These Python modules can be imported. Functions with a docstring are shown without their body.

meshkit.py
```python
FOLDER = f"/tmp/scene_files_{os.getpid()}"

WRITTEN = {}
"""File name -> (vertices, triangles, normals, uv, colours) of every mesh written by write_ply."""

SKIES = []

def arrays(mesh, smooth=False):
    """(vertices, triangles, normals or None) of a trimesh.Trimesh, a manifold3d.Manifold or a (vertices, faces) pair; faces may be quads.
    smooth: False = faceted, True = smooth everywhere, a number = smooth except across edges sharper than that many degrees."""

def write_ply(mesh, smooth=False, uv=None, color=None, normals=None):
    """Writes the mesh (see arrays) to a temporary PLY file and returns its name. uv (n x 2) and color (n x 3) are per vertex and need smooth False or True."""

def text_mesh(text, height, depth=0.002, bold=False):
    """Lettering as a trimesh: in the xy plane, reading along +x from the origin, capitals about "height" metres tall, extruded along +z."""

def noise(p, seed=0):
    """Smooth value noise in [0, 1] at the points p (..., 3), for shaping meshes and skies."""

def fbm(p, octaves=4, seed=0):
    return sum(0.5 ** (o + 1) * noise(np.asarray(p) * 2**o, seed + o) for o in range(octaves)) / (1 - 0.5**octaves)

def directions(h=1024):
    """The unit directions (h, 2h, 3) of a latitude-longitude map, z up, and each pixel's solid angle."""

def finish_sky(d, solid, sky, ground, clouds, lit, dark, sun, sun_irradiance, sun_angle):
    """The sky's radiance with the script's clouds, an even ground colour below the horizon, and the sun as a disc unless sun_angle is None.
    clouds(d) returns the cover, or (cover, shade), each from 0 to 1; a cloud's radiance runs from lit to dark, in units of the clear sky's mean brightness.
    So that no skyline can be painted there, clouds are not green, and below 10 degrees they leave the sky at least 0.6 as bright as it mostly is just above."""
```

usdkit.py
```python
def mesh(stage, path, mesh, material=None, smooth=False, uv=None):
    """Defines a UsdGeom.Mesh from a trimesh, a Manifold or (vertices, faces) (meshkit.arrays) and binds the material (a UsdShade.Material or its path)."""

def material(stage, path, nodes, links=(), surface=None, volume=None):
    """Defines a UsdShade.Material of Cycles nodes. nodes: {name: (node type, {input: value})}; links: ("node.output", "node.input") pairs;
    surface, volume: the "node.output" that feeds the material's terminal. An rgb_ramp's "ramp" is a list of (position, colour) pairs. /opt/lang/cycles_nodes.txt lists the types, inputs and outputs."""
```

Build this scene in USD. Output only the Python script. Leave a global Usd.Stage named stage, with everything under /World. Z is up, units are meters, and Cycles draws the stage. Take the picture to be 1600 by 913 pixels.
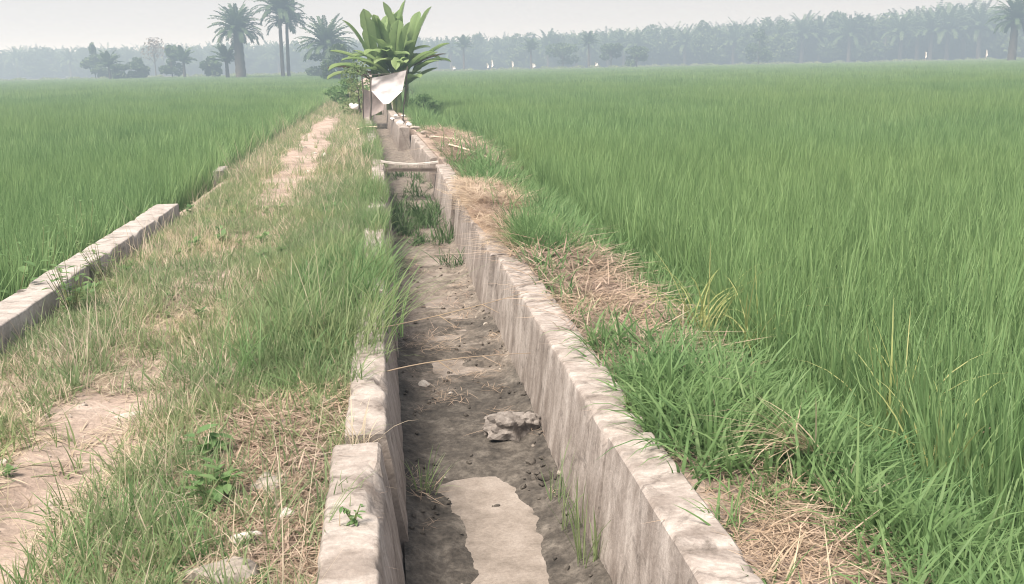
import math
import numpy as np
import trimesh
import meshkit
import usdkit
from pxr import Gf, Sdf, Usd, UsdGeom, UsdLux, UsdShade, Vt

stage = Usd.Stage.CreateInMemory()
UsdGeom.SetStageUpAxis(stage, UsdGeom.Tokens.z)
UsdGeom.Xform.Define(stage, '/World')
UsdGeom.Scope.Define(stage, '/World/Looks')
PI = math.pi

# ------------------------------------------------------------------ camera, sky, sun, exposure
EYE = 1.45                                   # metres above the top of the canal wall (z = 0)
RIGHT = (0.99145261, -0.1289119, -0.02008614)
DOWN = (-0.0485739, -0.22183655, -0.97387326)
FWD = (0.12108801, 0.96652484, -0.22620218)
cam = UsdGeom.Camera.Define(stage, '/World/camera')
cam.AddTransformOp().Set(Gf.Matrix4d(*RIGHT, 0, *[-d for d in DOWN], 0, *[-d for d in FWD], 0, 0, 0, EYE, 1))
cam.CreateHorizontalApertureAttr(36.0)
cam.CreateVerticalApertureAttr(36.0 * 584 / 1024)
cam.CreateFocalLengthAttr(36.0 * 1537 / 1600)
cam.CreateClippingRangeAttr(Gf.Vec2f(0.05, 5000))
cam.CreateExposureAttr(1.38)

SUN = np.array([-0.40, -0.34, 0.86]); SUN /= np.linalg.norm(SUN)
sun = UsdLux.DistantLight.Define(stage, '/World/sun')
sun.CreateIntensityAttr(1.0)
sun.CreateAngleAttr(28.0)
sun.CreateNormalizeAttr(True)
sun.CreateColorAttr(Gf.Vec3f(1.0, 0.91, 0.80))
zx = np.cross([0, 0, 1.0], SUN); zx /= np.linalg.norm(zx); zy = np.cross(SUN, zx)
sun.AddTransformOp().Set(Gf.Matrix4d(*zx, 0, *zy, 0, *SUN, 0, 0, 0, 100, 1))

usdkit.material(stage, '/World/Looks/hazy_sky', {
    'sky': ('sky_texture', {'sky_type': 'single_scattering', 'sun_disc': False, 'sun_elevation': math.asin(SUN[2]),
                            'sun_rotation': math.atan2(SUN[0], SUN[1]), 'aerosol_density': 4.0, 'air_density': 1.2}),
    'tc': ('texture_coordinate', {}),
    'n': ('noise_texture', {'scale': 1.6, 'detail': 3.0}),
    'amount': ('map_range', {'from_min': 0.3, 'from_max': 0.7, 'to_min': 0.82, 'to_max': 0.95, 'clamp': True}),
    'mx': ('mix_color', {'b': (3.02, 2.97, 3.08)}),
    'bg': ('background_shader', {'strength': 0.09}),
}, [('tc.generated', 'n.vector'), ('n.fac', 'amount.value'), ('amount.result', 'mx.fac'), ('sky.color', 'mx.a'),
    ('mx.result', 'bg.color')], surface='bg.background')
sky = UsdLux.DomeLight.Define(stage, '/World/sky')
sky.CreateIntensityAttr(1.0)
UsdShade.MaterialBindingAPI.Apply(sky.GetPrim()).Bind(UsdShade.Material.Get(stage, '/World/Looks/hazy_sky'))
sky.GetPrim().SetCustomDataByKey('kind', 'structure')

# ------------------------------------------------------------------ helpers
rng = np.random.default_rng(7)
taken = {}


def path_for(name, parent=None):
    base = (parent.GetPath().pathString if parent else '/World') + '/' + name
    k = taken.get(base, 0)
    taken[base] = k + 1
    return base if k == 0 else f'{base}_{k:03d}'


def tag(prim, label=None, cat=None, group=None, kind=None):
    p = prim.GetPrim() if hasattr(prim, 'GetPrim') else prim
    for k, v in (('label', label), ('category', cat), ('group', group), ('kind', kind)):
        if v:
            p.SetCustomDataByKey(k, v)
    return p


def obj(name, mesh, mat, parent=None, smooth=False, tone=None, label=None, kind=None):
    m = usdkit.mesh(stage, path_for(name, parent), mesh, '/World/Looks/' + mat, smooth=bool(smooth) if tone is not None else smooth)
    if tone is not None:
        UsdGeom.PrimvarsAPI(m).CreatePrimvar('tone', Sdf.ValueTypeNames.FloatArray, 'vertex').Set(Vt.FloatArray.FromNumpy(np.asarray(tone, np.float32)))
    tag(m, label=label, kind=kind)
    return m.GetPrim()


def thing(name, label, cat, loc=(0, 0, 0), rotz=0.0, group=None, scale=1.0):
    x = UsdGeom.Xform.Define(stage, path_for(name))
    x.AddTranslateOp().Set(Gf.Vec3d(*map(float, loc)))
    x.AddRotateZOp().Set(float(rotz))
    x.AddScaleOp().Set(Gf.Vec3f(scale, scale, scale) if np.ndim(scale) == 0 else Gf.Vec3f(*map(float, scale)))
    return tag(x, label, cat, group)


def dup(root, loc, rotz, scale=1.0, label=None, group=None):
    was = root.GetCustomData()
    name = root.GetName()
    r = thing(name if not name[-4:-3] == '_' else name[:-4], label or was['label'], was['category'], loc, rotz, group or was.get('group'), scale)
    r.GetReferences().AddInternalReference(root.GetPath())
    r.SetInstanceable(True)
    return r


def quat(yaw, tilt, tdir):
    """yaw about z, then tilt about a horizontal axis at angle tdir."""
    cy, sy = np.cos(yaw / 2), np.sin(yaw / 2)
    ct, st = np.cos(tilt / 2), np.sin(tilt / 2)
    ax, ay = np.cos(tdir), np.sin(tdir)
    # q = qt * qy
    w = ct * cy
    x = st * ax * cy + st * ay * sy
    y = st * ay * cy - st * ax * sy
    z = ct * sy
    return np.stack([w, x, y, z], -1)


def scatter(name, protos, pos, ids, scale, label, cat, tilt=0.12, seed=0, parent=None):
    """One mass of plants: copies of a few tufts, too many to count."""
    r = np.random.default_rng(1000 + seed)
    n = len(pos)
    pi = UsdGeom.PointInstancer.Define(stage, path_for(name, parent))
    rel = pi.CreatePrototypesRel()
    for nm, (v, f, tone), mat in protos:
        p = obj(nm, (v, f), mat, pi.GetPrim(), tone=tone)
        rel.AddTarget(p.GetPath())
    pi.CreatePositionsAttr(Vt.Vec3fArray.FromNumpy(np.asarray(pos, np.float32)))
    q = quat(r.uniform(0, 2 * PI, n), np.abs(r.normal(0, tilt, n)), r.uniform(0, 2 * PI, n))
    pi.CreateOrientationsAttr(Vt.QuathArray([Gf.Quath(float(a), float(b), float(c), float(d)) for a, b, c, d in q]))
    s = np.asarray(scale, np.float32)
    if s.ndim == 1:
        s = np.repeat(s[:, None], 3, 1)
    pi.CreateScalesAttr(Vt.Vec3fArray.FromNumpy(np.ascontiguousarray(s)))
    pi.CreateProtoIndicesAttr(Vt.IntArray.FromNumpy(np.asarray(ids, np.int32)))
    tag(pi, label, cat, kind='stuff')
    return pi.GetPrim()


def blades(seed, n, h, hs, w, spread, lean, curl, seg=3, sx=None, heading=None):
    """n grass blades: bent tapering strips. Returns vertices, triangles and a tone for each blade."""
    r = np.random.default_rng(seed)
    L = np.maximum(0.25 * h, r.normal(h, hs, n))
    az = r.uniform(0, 2 * PI, n)
    if heading is not None:
        az = heading[0] + r.normal(0, heading[1], n)
    rad = spread * np.sqrt(r.uniform(0, 1, n))
    b = r.uniform(0, 2 * PI, n)
    if sx is None:
        base = np.stack([rad * np.cos(b), rad * np.sin(b), np.zeros(n)], -1)
    else:
        base = np.stack([r.uniform(-sx, sx, n), r.uniform(-sx, sx, n), np.zeros(n)], -1)
    th0 = np.abs(r.normal(lean[0], lean[1], n))
    th1 = th0 + np.abs(r.normal(curl[0], curl[1], n))
    t = np.linspace(0, 1, seg + 1)
    pts = np.zeros((n, seg + 1, 3))
    pts[:, 0] = base
    for k in range(seg):
        th = th0 + (th1 - th0) * ((k + 0.5) / seg) ** 1.3
        d = np.stack([np.sin(th) * np.cos(az), np.sin(th) * np.sin(az), np.cos(th)], -1)
        pts[:, k + 1] = pts[:, k] + d * (L / seg)[:, None]
    tw = az + PI / 2 + r.normal(0, 0.5, n)
    side = np.stack([np.cos(tw), np.sin(tw), np.zeros(n)], -1)
    ww = w * r.uniform(0.7, 1.3, n)
    prof = np.sqrt(np.clip(1 - t, 0, 1)) * (0.55 + 0.45 * np.minimum(1, t * 4 + 0.2))
    V, F, o = [], [], 0
    left = pts[:, :-1] - side[:, None] * (ww[:, None] * prof[None, :-1] / 2)[..., None]
    right = pts[:, :-1] + side[:, None] * (ww[:, None] * prof[None, :-1] / 2)[..., None]
    V = np.concatenate([left, right, pts[:, -1:]], 1)           # n, 2*seg+1
    m = 2 * seg + 1
    tri = []
    for k in range(seg - 1):
        tri += [(k, seg + k, seg + k + 1), (k, seg + k + 1, k + 1)]
    tri.append((seg - 1, 2 * seg - 1, 2 * seg))
    F = (np.array(tri)[None] + (np.arange(n) * m)[:, None, None]).reshape(-1, 3)
    tone = np.repeat(r.uniform(0, 1, n), m)
    return V.reshape(-1, 3), F, tone


def join(*parts):
    V, F, T, o = [], [], [], 0
    for p in parts:
        v, f = p[0], p[1]
        V.append(v); F.append(np.asarray(f) + o); o += len(v)
        T.append(p[2] if len(p) > 2 else np.full(len(v), 0.5))
    return np.vstack(V), np.vstack(F), np.concatenate(T)


def tube(points, radii, sides=6):
    p = np.asarray(points, float); n = len(p)
    radii = np.broadcast_to(np.asarray(radii, float), (n,))
    t = np.gradient(p, axis=0); t /= np.linalg.norm(t, axis=1, keepdims=True) + 1e-12
    a = np.cross(t, np.where(np.abs(t[:, 2:]) < 0.9, [0, 0, 1.0], [1.0, 0, 0])); a /= np.linalg.norm(a, axis=1, keepdims=True) + 1e-12
    b = np.cross(t, a); ang = np.arange(sides) * 2 * PI / sides
    v = p[:, None] + radii[:, None, None] * (np.cos(ang)[None, :, None] * a[:, None] + np.sin(ang)[None, :, None] * b[:, None])
    f = []
    for i in range(n - 1):
        for j in range(sides):
            k = (j + 1) % sides
            f += [(i * sides + j, i * sides + k, (i + 1) * sides + k), (i * sides + j, (i + 1) * sides + k, (i + 1) * sides + j)]
    v = v.reshape(-1, 3)
    c0, c1 = len(v), len(v) + 1
    v = np.vstack([v, p[:1], p[-1:]])
    for j in range(sides):
        k = (j + 1) % sides
        f += [(c0, k, j), (c1, (n - 1) * sides + j, (n - 1) * sides + k)]
    return v, np.array(f)


def fbm(p, o=4, s=0):
    return meshkit.fbm(np.asarray(p, float), o, s)


def n2(x, y, sc, s=0, o=3):
    x, y = np.broadcast_arrays(np.asarray(x, float), np.asarray(y, float))
    return fbm(np.stack([x * sc, y * sc, np.full(x.shape, 3.7 + s)], -1), o, s)


# ------------------------------------------------------------------ materials
def mat(name, nodes, links, surface):
    usdkit.material(stage, '/World/Looks/' + name, nodes, links, surface=surface)


def leaf_mat(name, dark, mid, light, trans=0.35, rough=0.55, patch=0.25, pscale=0.12, shift=(0.6, 0.55, 0.3)):
    """A leaf: tone per blade, random per tuft, broad drifts over the land; part of the light passes through."""
    mat(name, {
        'at': ('attribute', {'attribute': 'tone'}),
        'oi': ('object_info', {}),
        'mixv': ('math', {'math_type': 'multiply_add', 'value2': 0.6, 'value3': 0.0}),
        'mixr': ('math', {'math_type': 'multiply_add', 'value2': 0.4}),
        'ramp': ('rgb_ramp', {'ramp': [(0, dark), (0.5, mid), (1, light)]}),
        'geo': ('geometry', {}),
        'nz': ('noise_texture', {'scale': pscale, 'detail': 3.0}),
        'pf': ('map_range', {'from_min': 0.38, 'from_max': 0.66, 'to_min': 0.0, 'to_max': patch, 'clamp': True}),
        'mx': ('mix_color', {'blend_type': 'mix', 'b': tuple(m * s for m, s in zip(light, (1.05, 1.0, 0.8)))}),
        'p': ('principled_bsdf', {'roughness': rough, 'specular_ior_level': 0.25}),
        'tr': ('translucent_bsdf', {}),
        'mc': ('mix_closure', {'fac': trans}),
    }, [('at.fac', 'mixv.value1'), ('oi.random', 'mixr.value1'), ('mixv.value', 'mixr.value3'), ('mixr.value', 'ramp.fac'),
        ('geo.position', 'nz.vector'), ('nz.fac', 'pf.value'), ('pf.result', 'mx.fac'), ('ramp.color', 'mx.a'),
        ('mx.result', 'p.base_color'), ('mx.result', 'tr.color'), ('p.BSDF', 'mc.closure1'), ('tr.BSDF', 'mc.closure2')], 'mc.closure')


leaf_mat('rice_leaf', (0.110, 0.202, 0.082), (0.182, 0.298, 0.126), (0.272, 0.385, 0.178), trans=0.5, patch=0.35, pscale=0.09)
leaf_mat('weed_leaf', (0.078, 0.158, 0.062), (0.135, 0.240, 0.098), (0.215, 0.32, 0.145), trans=0.5, patch=0.3, pscale=1.1)
leaf_mat('path_leaf', (0.105, 0.175, 0.075), (0.178, 0.25, 0.122), (0.295, 0.345, 0.20), trans=0.5, patch=0.45, pscale=0.9)
leaf_mat('yellow_leaf', (0.20, 0.26, 0.09), (0.32, 0.36, 0.14), (0.45, 0.45, 0.22), trans=0.45)
leaf_mat('dry_leaf', (0.28, 0.23, 0.18), (0.45, 0.385, 0.305), (0.60, 0.53, 0.43), trans=0.4, patch=0.4, pscale=0.9)
leaf_mat('straw', (0.25, 0.19, 0.145), (0.38, 0.30, 0.232), (0.52, 0.435, 0.34), trans=0.25, patch=0.4, pscale=1.5)
leaf_mat('litter', (0.12, 0.085, 0.065), (0.27, 0.20, 0.16), (0.47, 0.38, 0.31), trans=0.2, patch=0.4, pscale=1.5)
leaf_mat('dark_weed_leaf', (0.035, 0.075, 0.03), (0.06, 0.115, 0.045), (0.10, 0.16, 0.07), trans=0.4)
leaf_mat('banana_leaf', (0.14, 0.225, 0.085), (0.22, 0.32, 0.14), (0.32, 0.42, 0.20), trans=0.5, rough=0.6, patch=0.2, pscale=1.5)
leaf_mat('palm_leaf', (0.03, 0.065, 0.03), (0.05, 0.09, 0.04), (0.08, 0.13, 0.06), trans=0.3)
leaf_mat('tree_leaf', (0.03, 0.06, 0.03), (0.05, 0.09, 0.04), (0.085, 0.13, 0.06), trans=0.3, patch=0.4, pscale=0.15)
leaf_mat('brown_leaf', (0.08, 0.06, 0.04), (0.15, 0.105, 0.07), (0.23, 0.17, 0.11), trans=0.2)


def rough_mat(name, c0, c1, c2, scale=6.0, bump=0.25, bscale=60.0, rough=0.9, stretch=(1, 1, 1), fine=(0.8, 1.15)):
    mat(name, {
        'geo': ('geometry', {}),
        'mp': ('mapping', {'scale': stretch}),
        'n': ('noise_texture', {'scale': scale, 'detail': 6.0, 'roughness': 0.62}),
        'ramp': ('rgb_ramp', {'ramp': [(0.30, c0), (0.5, c1), (0.70, c2)]}),
        'f': ('noise_texture', {'scale': bscale, 'detail': 4.0, 'roughness': 0.7}),
        'fr': ('map_range', {'from_min': 0.3, 'from_max': 0.7, 'to_min': fine[0], 'to_max': fine[1]}),
        'mul': ('vector_math', {'math_type': 'scale'}),
        'b': ('bump', {'strength': bump, 'distance': 0.01}),
        'p': ('principled_bsdf', {'roughness': rough, 'specular_ior_level': 0.2}),
    }, [('geo.position', 'mp.vector'), ('mp.vector', 'n.vector'), ('n.fac', 'ramp.fac'), ('geo.position', 'f.vector'),
        ('f.fac', 'fr.value'), ('ramp.color', 'mul.vector1'), ('fr.result', 'mul.scale'), ('mul.vector', 'p.base_color'),
        ('f.fac', 'b.height'), ('b.normal', 'p.normal')], 'p.BSDF')


mat('mud', {
    'geo': ('geometry', {}),
    'n': ('noise_texture', {'scale': 9.0, 'detail': 6.0, 'roughness': 0.62}),
    'wet': ('rgb_ramp', {'ramp': [(0.30, (0.036, 0.032, 0.028)), (0.5, (0.068, 0.060, 0.052)), (0.70, (0.125, 0.112, 0.098))]}),
    'dry': ('rgb_ramp', {'ramp': [(0.30, (0.085, 0.072, 0.060)), (0.5, (0.150, 0.129, 0.110)), (0.70, (0.225, 0.196, 0.170))]}),
    'd': ('noise_texture', {'scale': 1.7, 'detail': 5.0, 'roughness': 0.6}),
    'sz': ('separate_xyz', {}),
    'yr': ('map_range', {'from_min': 4.8, 'from_max': 7.5, 'to_min': -0.22, 'to_max': 0.09}),
    'ad': ('math', {'math_type': 'add'}),
    'dr': ('map_range', {'from_min': 0.42, 'from_max': 0.60, 'clamp': True}),
    'mx': ('mix_color', {}),
    'f': ('noise_texture', {'scale': 38.0, 'detail': 4.0, 'roughness': 0.7}),
    'fr': ('map_range', {'from_min': 0.3, 'from_max': 0.7, 'to_min': 0.55, 'to_max': 1.4}),
    'mul': ('vector_math', {'math_type': 'scale'}),
    'b': ('bump', {'strength': 1.0, 'distance': 0.01}),
    'p': ('principled_bsdf', {'roughness': 0.8, 'specular_ior_level': 0.25}),
}, [('geo.position', 'n.vector'), ('n.fac', 'wet.fac'), ('n.fac', 'dry.fac'), ('geo.position', 'd.vector'), ('geo.position', 'sz.vector'), ('sz.y', 'yr.value'),
    ('d.fac', 'ad.value1'), ('yr.result', 'ad.value2'), ('ad.value', 'dr.value'), ('dr.result', 'mx.fac'), ('wet.color', 'mx.a'), ('dry.color', 'mx.b'),
    ('geo.position', 'f.vector'), ('f.fac', 'fr.value'), ('mx.result', 'mul.vector1'), ('fr.result', 'mul.scale'), ('mul.vector', 'p.base_color'),
    ('f.fac', 'b.height'), ('b.normal', 'p.normal')], 'p.BSDF')
rough_mat('bed_concrete', (0.115, 0.098, 0.084), (0.205, 0.178, 0.157), (0.265, 0.236, 0.212), 5.0, 0.15, 70.0)
rough_mat('rubble', (0.20, 0.175, 0.15), (0.28, 0.25, 0.22), (0.37, 0.335, 0.30), 14.0, 0.5, 60.0)
rough_mat('pale_rubble', (0.33, 0.30, 0.27), (0.42, 0.39, 0.36), (0.50, 0.47, 0.44), 14.0, 0.4, 60.0)
rough_mat('bark', (0.055, 0.047, 0.04), (0.085, 0.075, 0.063), (0.12, 0.105, 0.09), 4.0, 0.6, 25.0)
rough_mat('dry_wood', (0.30, 0.245, 0.19), (0.42, 0.35, 0.28), (0.55, 0.48, 0.39), 12.0, 0.3, 80.0, stretch=(1, 1, 0.2))
rough_mat('dark_wood', (0.055, 0.045, 0.038), (0.085, 0.07, 0.06), (0.12, 0.10, 0.085), 12.0, 0.3, 80.0)
rough_mat('stem_green', (0.10, 0.14, 0.06), (0.17, 0.20, 0.09), (0.26, 0.25, 0.13), 5.0, 0.2, 40.0, 0.6)
rough_mat('sack_plastic', (0.105, 0.092, 0.083), (0.17, 0.152, 0.14), (0.25, 0.228, 0.213), 9.0, 0.35, 40.0, 0.55)
rough_mat('white_sheet', (0.36, 0.33, 0.335), (0.50, 0.47, 0.48), (0.56, 0.535, 0.545), 3.0, 0.1, 30.0, 0.6, fine=(0.95, 1.04))
rough_mat('grey_sheet', (0.29, 0.245, 0.235), (0.36, 0.31, 0.30), (0.42, 0.365, 0.355), 3.0, 0.1, 30.0, 0.6, fine=(0.95, 1.04))
rough_mat('white_bag', (0.58, 0.57, 0.56), (0.66, 0.65, 0.64), (0.72, 0.71, 0.70), 5.0, 0.1, 30.0, 0.6)


def concrete(name, base, pale, stain, zlow, zhigh):
    """Weathered concrete: vertical runs of dirt, pale lime worn on, splashes of mud near the foot."""
    mat(name, {
        'geo': ('geometry', {}),
        'st': ('mapping', {'scale': (5.5, 5.5, 1.1)}),
        'n1': ('noise_texture', {'scale': 1.0, 'detail': 5.0, 'roughness': 0.65, 'distortion': 1.1}),
        'r1': ('map_range', {'from_min': 0.42, 'from_max': 0.72, 'clamp': True}),
        'bm': ('mapping', {'scale': (1.4, 3.0, 1.5)}),
        'n2': ('noise_texture', {'scale': 2.4, 'detail': 7.0, 'roughness': 0.66}),
        'r2': ('map_range', {'from_min': 0.38, 'from_max': 0.62, 'clamp': True}),
        'm1': ('mix_color', {'a': base, 'b': pale}),
        'sz': ('separate_xyz', {}),
        'zr': ('map_range', {'from_min': zlow, 'from_max': zhigh, 'to_min': 0.85, 'to_max': 0.0, 'clamp': True}),
        'n3': ('noise_texture', {'scale': 7.0, 'detail': 5.0}),
        'zn': ('math', {'math_type': 'multiply'}),
        'sum': ('math', {'math_type': 'multiply_add', 'value2': 0.6, 'use_clamp': True}),
        'm2': ('mix_color', {'b': stain}),
        'f': ('noise_texture', {'scale': 55.0, 'detail': 5.0, 'roughness': 0.7}),
        'fr': ('map_range', {'from_min': 0.3, 'from_max': 0.7, 'to_min': 0.80, 'to_max': 1.15}),
        'gm': ('noise_texture', {'scale': 5.5, 'detail': 8.0, 'roughness': 0.72, 'distortion': 0.8}),
        'gr': ('map_range', {'from_min': 0.56, 'from_max': 0.70, 'to_min': 0.0, 'to_max': 0.75, 'clamp': True}),
        'm3': ('mix_color', {'b': tuple(0.45 * c for c in stain)}),
        'wp': ('vector_math', {'math_type': 'multiply_add', 'vector2': (0.25, 0.25, 0.25)}),
        'vo': ('voronoi_texture', {'feature': 'distance_to_edge', 'scale': 1.1}),
        'cr': ('map_range', {'from_min': 0.0, 'from_max': 0.012, 'to_min': 0.42, 'to_max': 0.0, 'clamp': True}),
        'm4': ('mix_color', {'b': tuple(0.3 * c for c in stain)}),
        'mul': ('vector_math', {'math_type': 'scale'}),
        'b': ('bump', {'strength': 0.5, 'distance': 0.008}),
        'p': ('principled_bsdf', {'roughness': 0.92, 'specular_ior_level': 0.2}),
    }, [('geo.position', 'gm.vector'), ('gm.fac', 'gr.value'), ('m2.result', 'm3.a'), ('gr.result', 'm3.fac'), ('n2.color', 'wp.vector1'), ('geo.position', 'wp.vector3'),
        ('wp.vector', 'vo.vector'), ('vo.distance', 'cr.value'), ('m3.result', 'm4.a'), ('cr.result', 'm4.fac'), ('geo.position', 'st.vector'), ('st.vector', 'n1.vector'), ('n1.fac', 'r1.value'), ('geo.position', 'bm.vector'), ('bm.vector', 'n2.vector'), ('n2.fac', 'r2.value'),
        ('r2.result', 'm1.fac'), ('geo.position', 'sz.vector'), ('sz.z', 'zr.value'), ('geo.position', 'n3.vector'), ('n3.fac', 'zn.value1'),
        ('zr.result', 'zn.value2'), ('r1.result', 'sum.value1'), ('zn.value', 'sum.value3'), ('m1.result', 'm2.a'), ('sum.value', 'm2.fac'),
        ('geo.position', 'f.vector'), ('f.fac', 'fr.value'), ('m4.result', 'mul.vector1'), ('fr.result', 'mul.scale'), ('mul.vector', 'p.base_color'),
        ('f.fac', 'b.height'), ('b.normal', 'p.normal')], 'p.BSDF')


concrete('wall_concrete', (0.220, 0.190, 0.172), (0.40, 0.362, 0.338), (0.125, 0.102, 0.088), -0.60, -0.25)
concrete('old_concrete', (0.235, 0.205, 0.184), (0.37, 0.336, 0.312), (0.15, 0.122, 0.105), -0.62, 0.05)
concrete('kerb_concrete', (0.29, 0.262, 0.246), (0.40, 0.37, 0.352), (0.17, 0.147, 0.13), -0.25, -0.02)

# the ground: pale trodden earth on the bank, dark wet soil under the rice
mat('earth', {
    'geo': ('geometry', {}),
    'n': ('noise_texture', {'scale': 2.4, 'detail': 6.0, 'roughness': 0.6}),
    'ramp': ('rgb_ramp', {'ramp': [(0.3, (0.21, 0.162, 0.134)), (0.5, (0.31, 0.248, 0.211)), (0.72, (0.41, 0.338, 0.295))]}),
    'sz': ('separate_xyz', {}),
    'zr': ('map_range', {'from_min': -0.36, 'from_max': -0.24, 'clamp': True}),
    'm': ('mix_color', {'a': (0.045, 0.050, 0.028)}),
    'f': ('noise_texture', {'scale': 40.0, 'detail': 5.0, 'roughness': 0.7}),
    'fr': ('map_range', {'from_min': 0.3, 'from_max': 0.7, 'to_min': 0.75, 'to_max': 1.2}),
    'mul': ('vector_math', {'math_type': 'scale'}),
    'b': ('bump', {'strength': 0.7, 'distance': 0.02}),
    'p': ('principled_bsdf', {'roughness': 0.95, 'specular_ior_level': 0.15}),
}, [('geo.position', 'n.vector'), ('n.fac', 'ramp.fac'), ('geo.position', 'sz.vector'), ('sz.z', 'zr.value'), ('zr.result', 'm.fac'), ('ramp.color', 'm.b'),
    ('geo.position', 'f.vector'), ('f.fac', 'fr.value'), ('m.result', 'mul.vector1'), ('fr.result', 'mul.scale'), ('mul.vector', 'p.base_color'),
    ('f.fac', 'b.height'), ('b.normal', 'p.normal')], 'p.BSDF')

# ------------------------------------------------------------------ land
def bend(Y):
    """How far the canal has swung to the left at the distance Y."""
    d = np.maximum(0, np.asarray(Y, float) - 14.5)
    return -0.026 * d + 0.0001 * np.minimum(d, 40) ** 2


def sstep(a, b, x):
    t = np.clip((np.asarray(x, float) - a) / (b - a), 0, 1)
    return t * t * (3 - 2 * t)


def ground_z(X, Y):
    """Height of the ground (away from the canal's trough)."""
    X, Y = np.broadcast_arrays(np.asarray(X, float), np.asarray(Y, float))
    u = X - bend(Y) * sstep(3.2, 0.8, np.abs(X - 0.4))
    right = -0.05 - 0.36 * sstep(1.25, 2.25, u)
    track = -0.045 * np.exp(-((X + 1.3) / 0.22) ** 2)
    left = -0.10 + track - 0.07 * sstep(-1.5, -2.3, X) + 0.07 * (n2(X, Y, 1.3, 2) - 0.5) + 0.03 * (n2(X, Y, 6.0, 5) - 0.5)
    left = left - 0.27 * sstep(-2.40, -2.62, X)
    left = np.where(X < -2.62, -0.42, left)
    bank = (u > 0.95) & (u < 2.2)
    right = right + np.where(bank, 0.05 * (n2(X, Y, 2.0, 9) - 0.5) + 0.03 * (n2(X, Y, 7.0, 4) - 0.5), 0)
    z = np.where(u < 0.4, left, right)
    far = sstep(40, 52, Y)                                   # where the canal has ended
    return z


def land():
    us = np.concatenate([[-700, -450, -300, -200, -120, -70, -40, -22, -12, -7, -4.5, -3.4], np.arange(-2.9, -0.30, 0.07), [-0.30, -0.22, -0.14, -0.12],
                         [0.3, 0.62], [0.90, 0.92, 0.97], np.arange(1.04, 2.5, 0.07), [2.8, 3.4, 4.5, 7, 12, 22, 40, 70, 120, 200, 300, 450, 700]])
    ys = np.concatenate([[-60, -20, -6, -2, 0, 1, 1.5], np.arange(2.0, 16, 0.09), np.arange(16, 46, 0.4), [48, 52, 58, 66, 76, 90, 110, 140, 180, 220, 280, 360, 480, 700]])
    U, Y = np.meshgrid(us, ys, indexing='ij')
    X = U + bend(Y) * sstep(3.2, 0.8, np.abs(U - 0.4)) * sstep(120, 60, Y)
    Z = ground_z(X, Y)
    Z = np.where((U > -0.13) & (U < 0.915) & (Y < 46), -0.95, Z)
    nu, ny = len(us), len(ys)
    i, j = np.meshgrid(np.arange(nu - 1), np.arange(ny - 1), indexing='ij')
    a = (i * ny + j).ravel(); b = ((i + 1) * ny + j).ravel()
    f = np.vstack([np.stack([a, b, b + 1], 1), np.stack([a, b + 1, a + 1], 1)])
    return np.stack([X, Y, Z], -1).reshape(-1, 3), f


tag(obj('ground', land(), 'earth', smooth=True), kind='structure')


# canal floor: a concrete bed and the mud that has settled on it
def sheet(xs, ys, zf):
    X, Y = np.meshgrid(xs, ys, indexing='ij')
    n, m = X.shape
    i, j = np.meshgrid(np.arange(n - 1), np.arange(m - 1), indexing='ij')
    a = (i * m + j).ravel(); b = ((i + 1) * m + j).ravel()
    V = np.stack([X + bend(Y), Y, zf(X, Y)], -1).reshape(-1, 3)
    return V, np.vstack([np.stack([a, b, b + 1], 1), np.stack([a, b + 1, a + 1], 1)])


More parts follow.
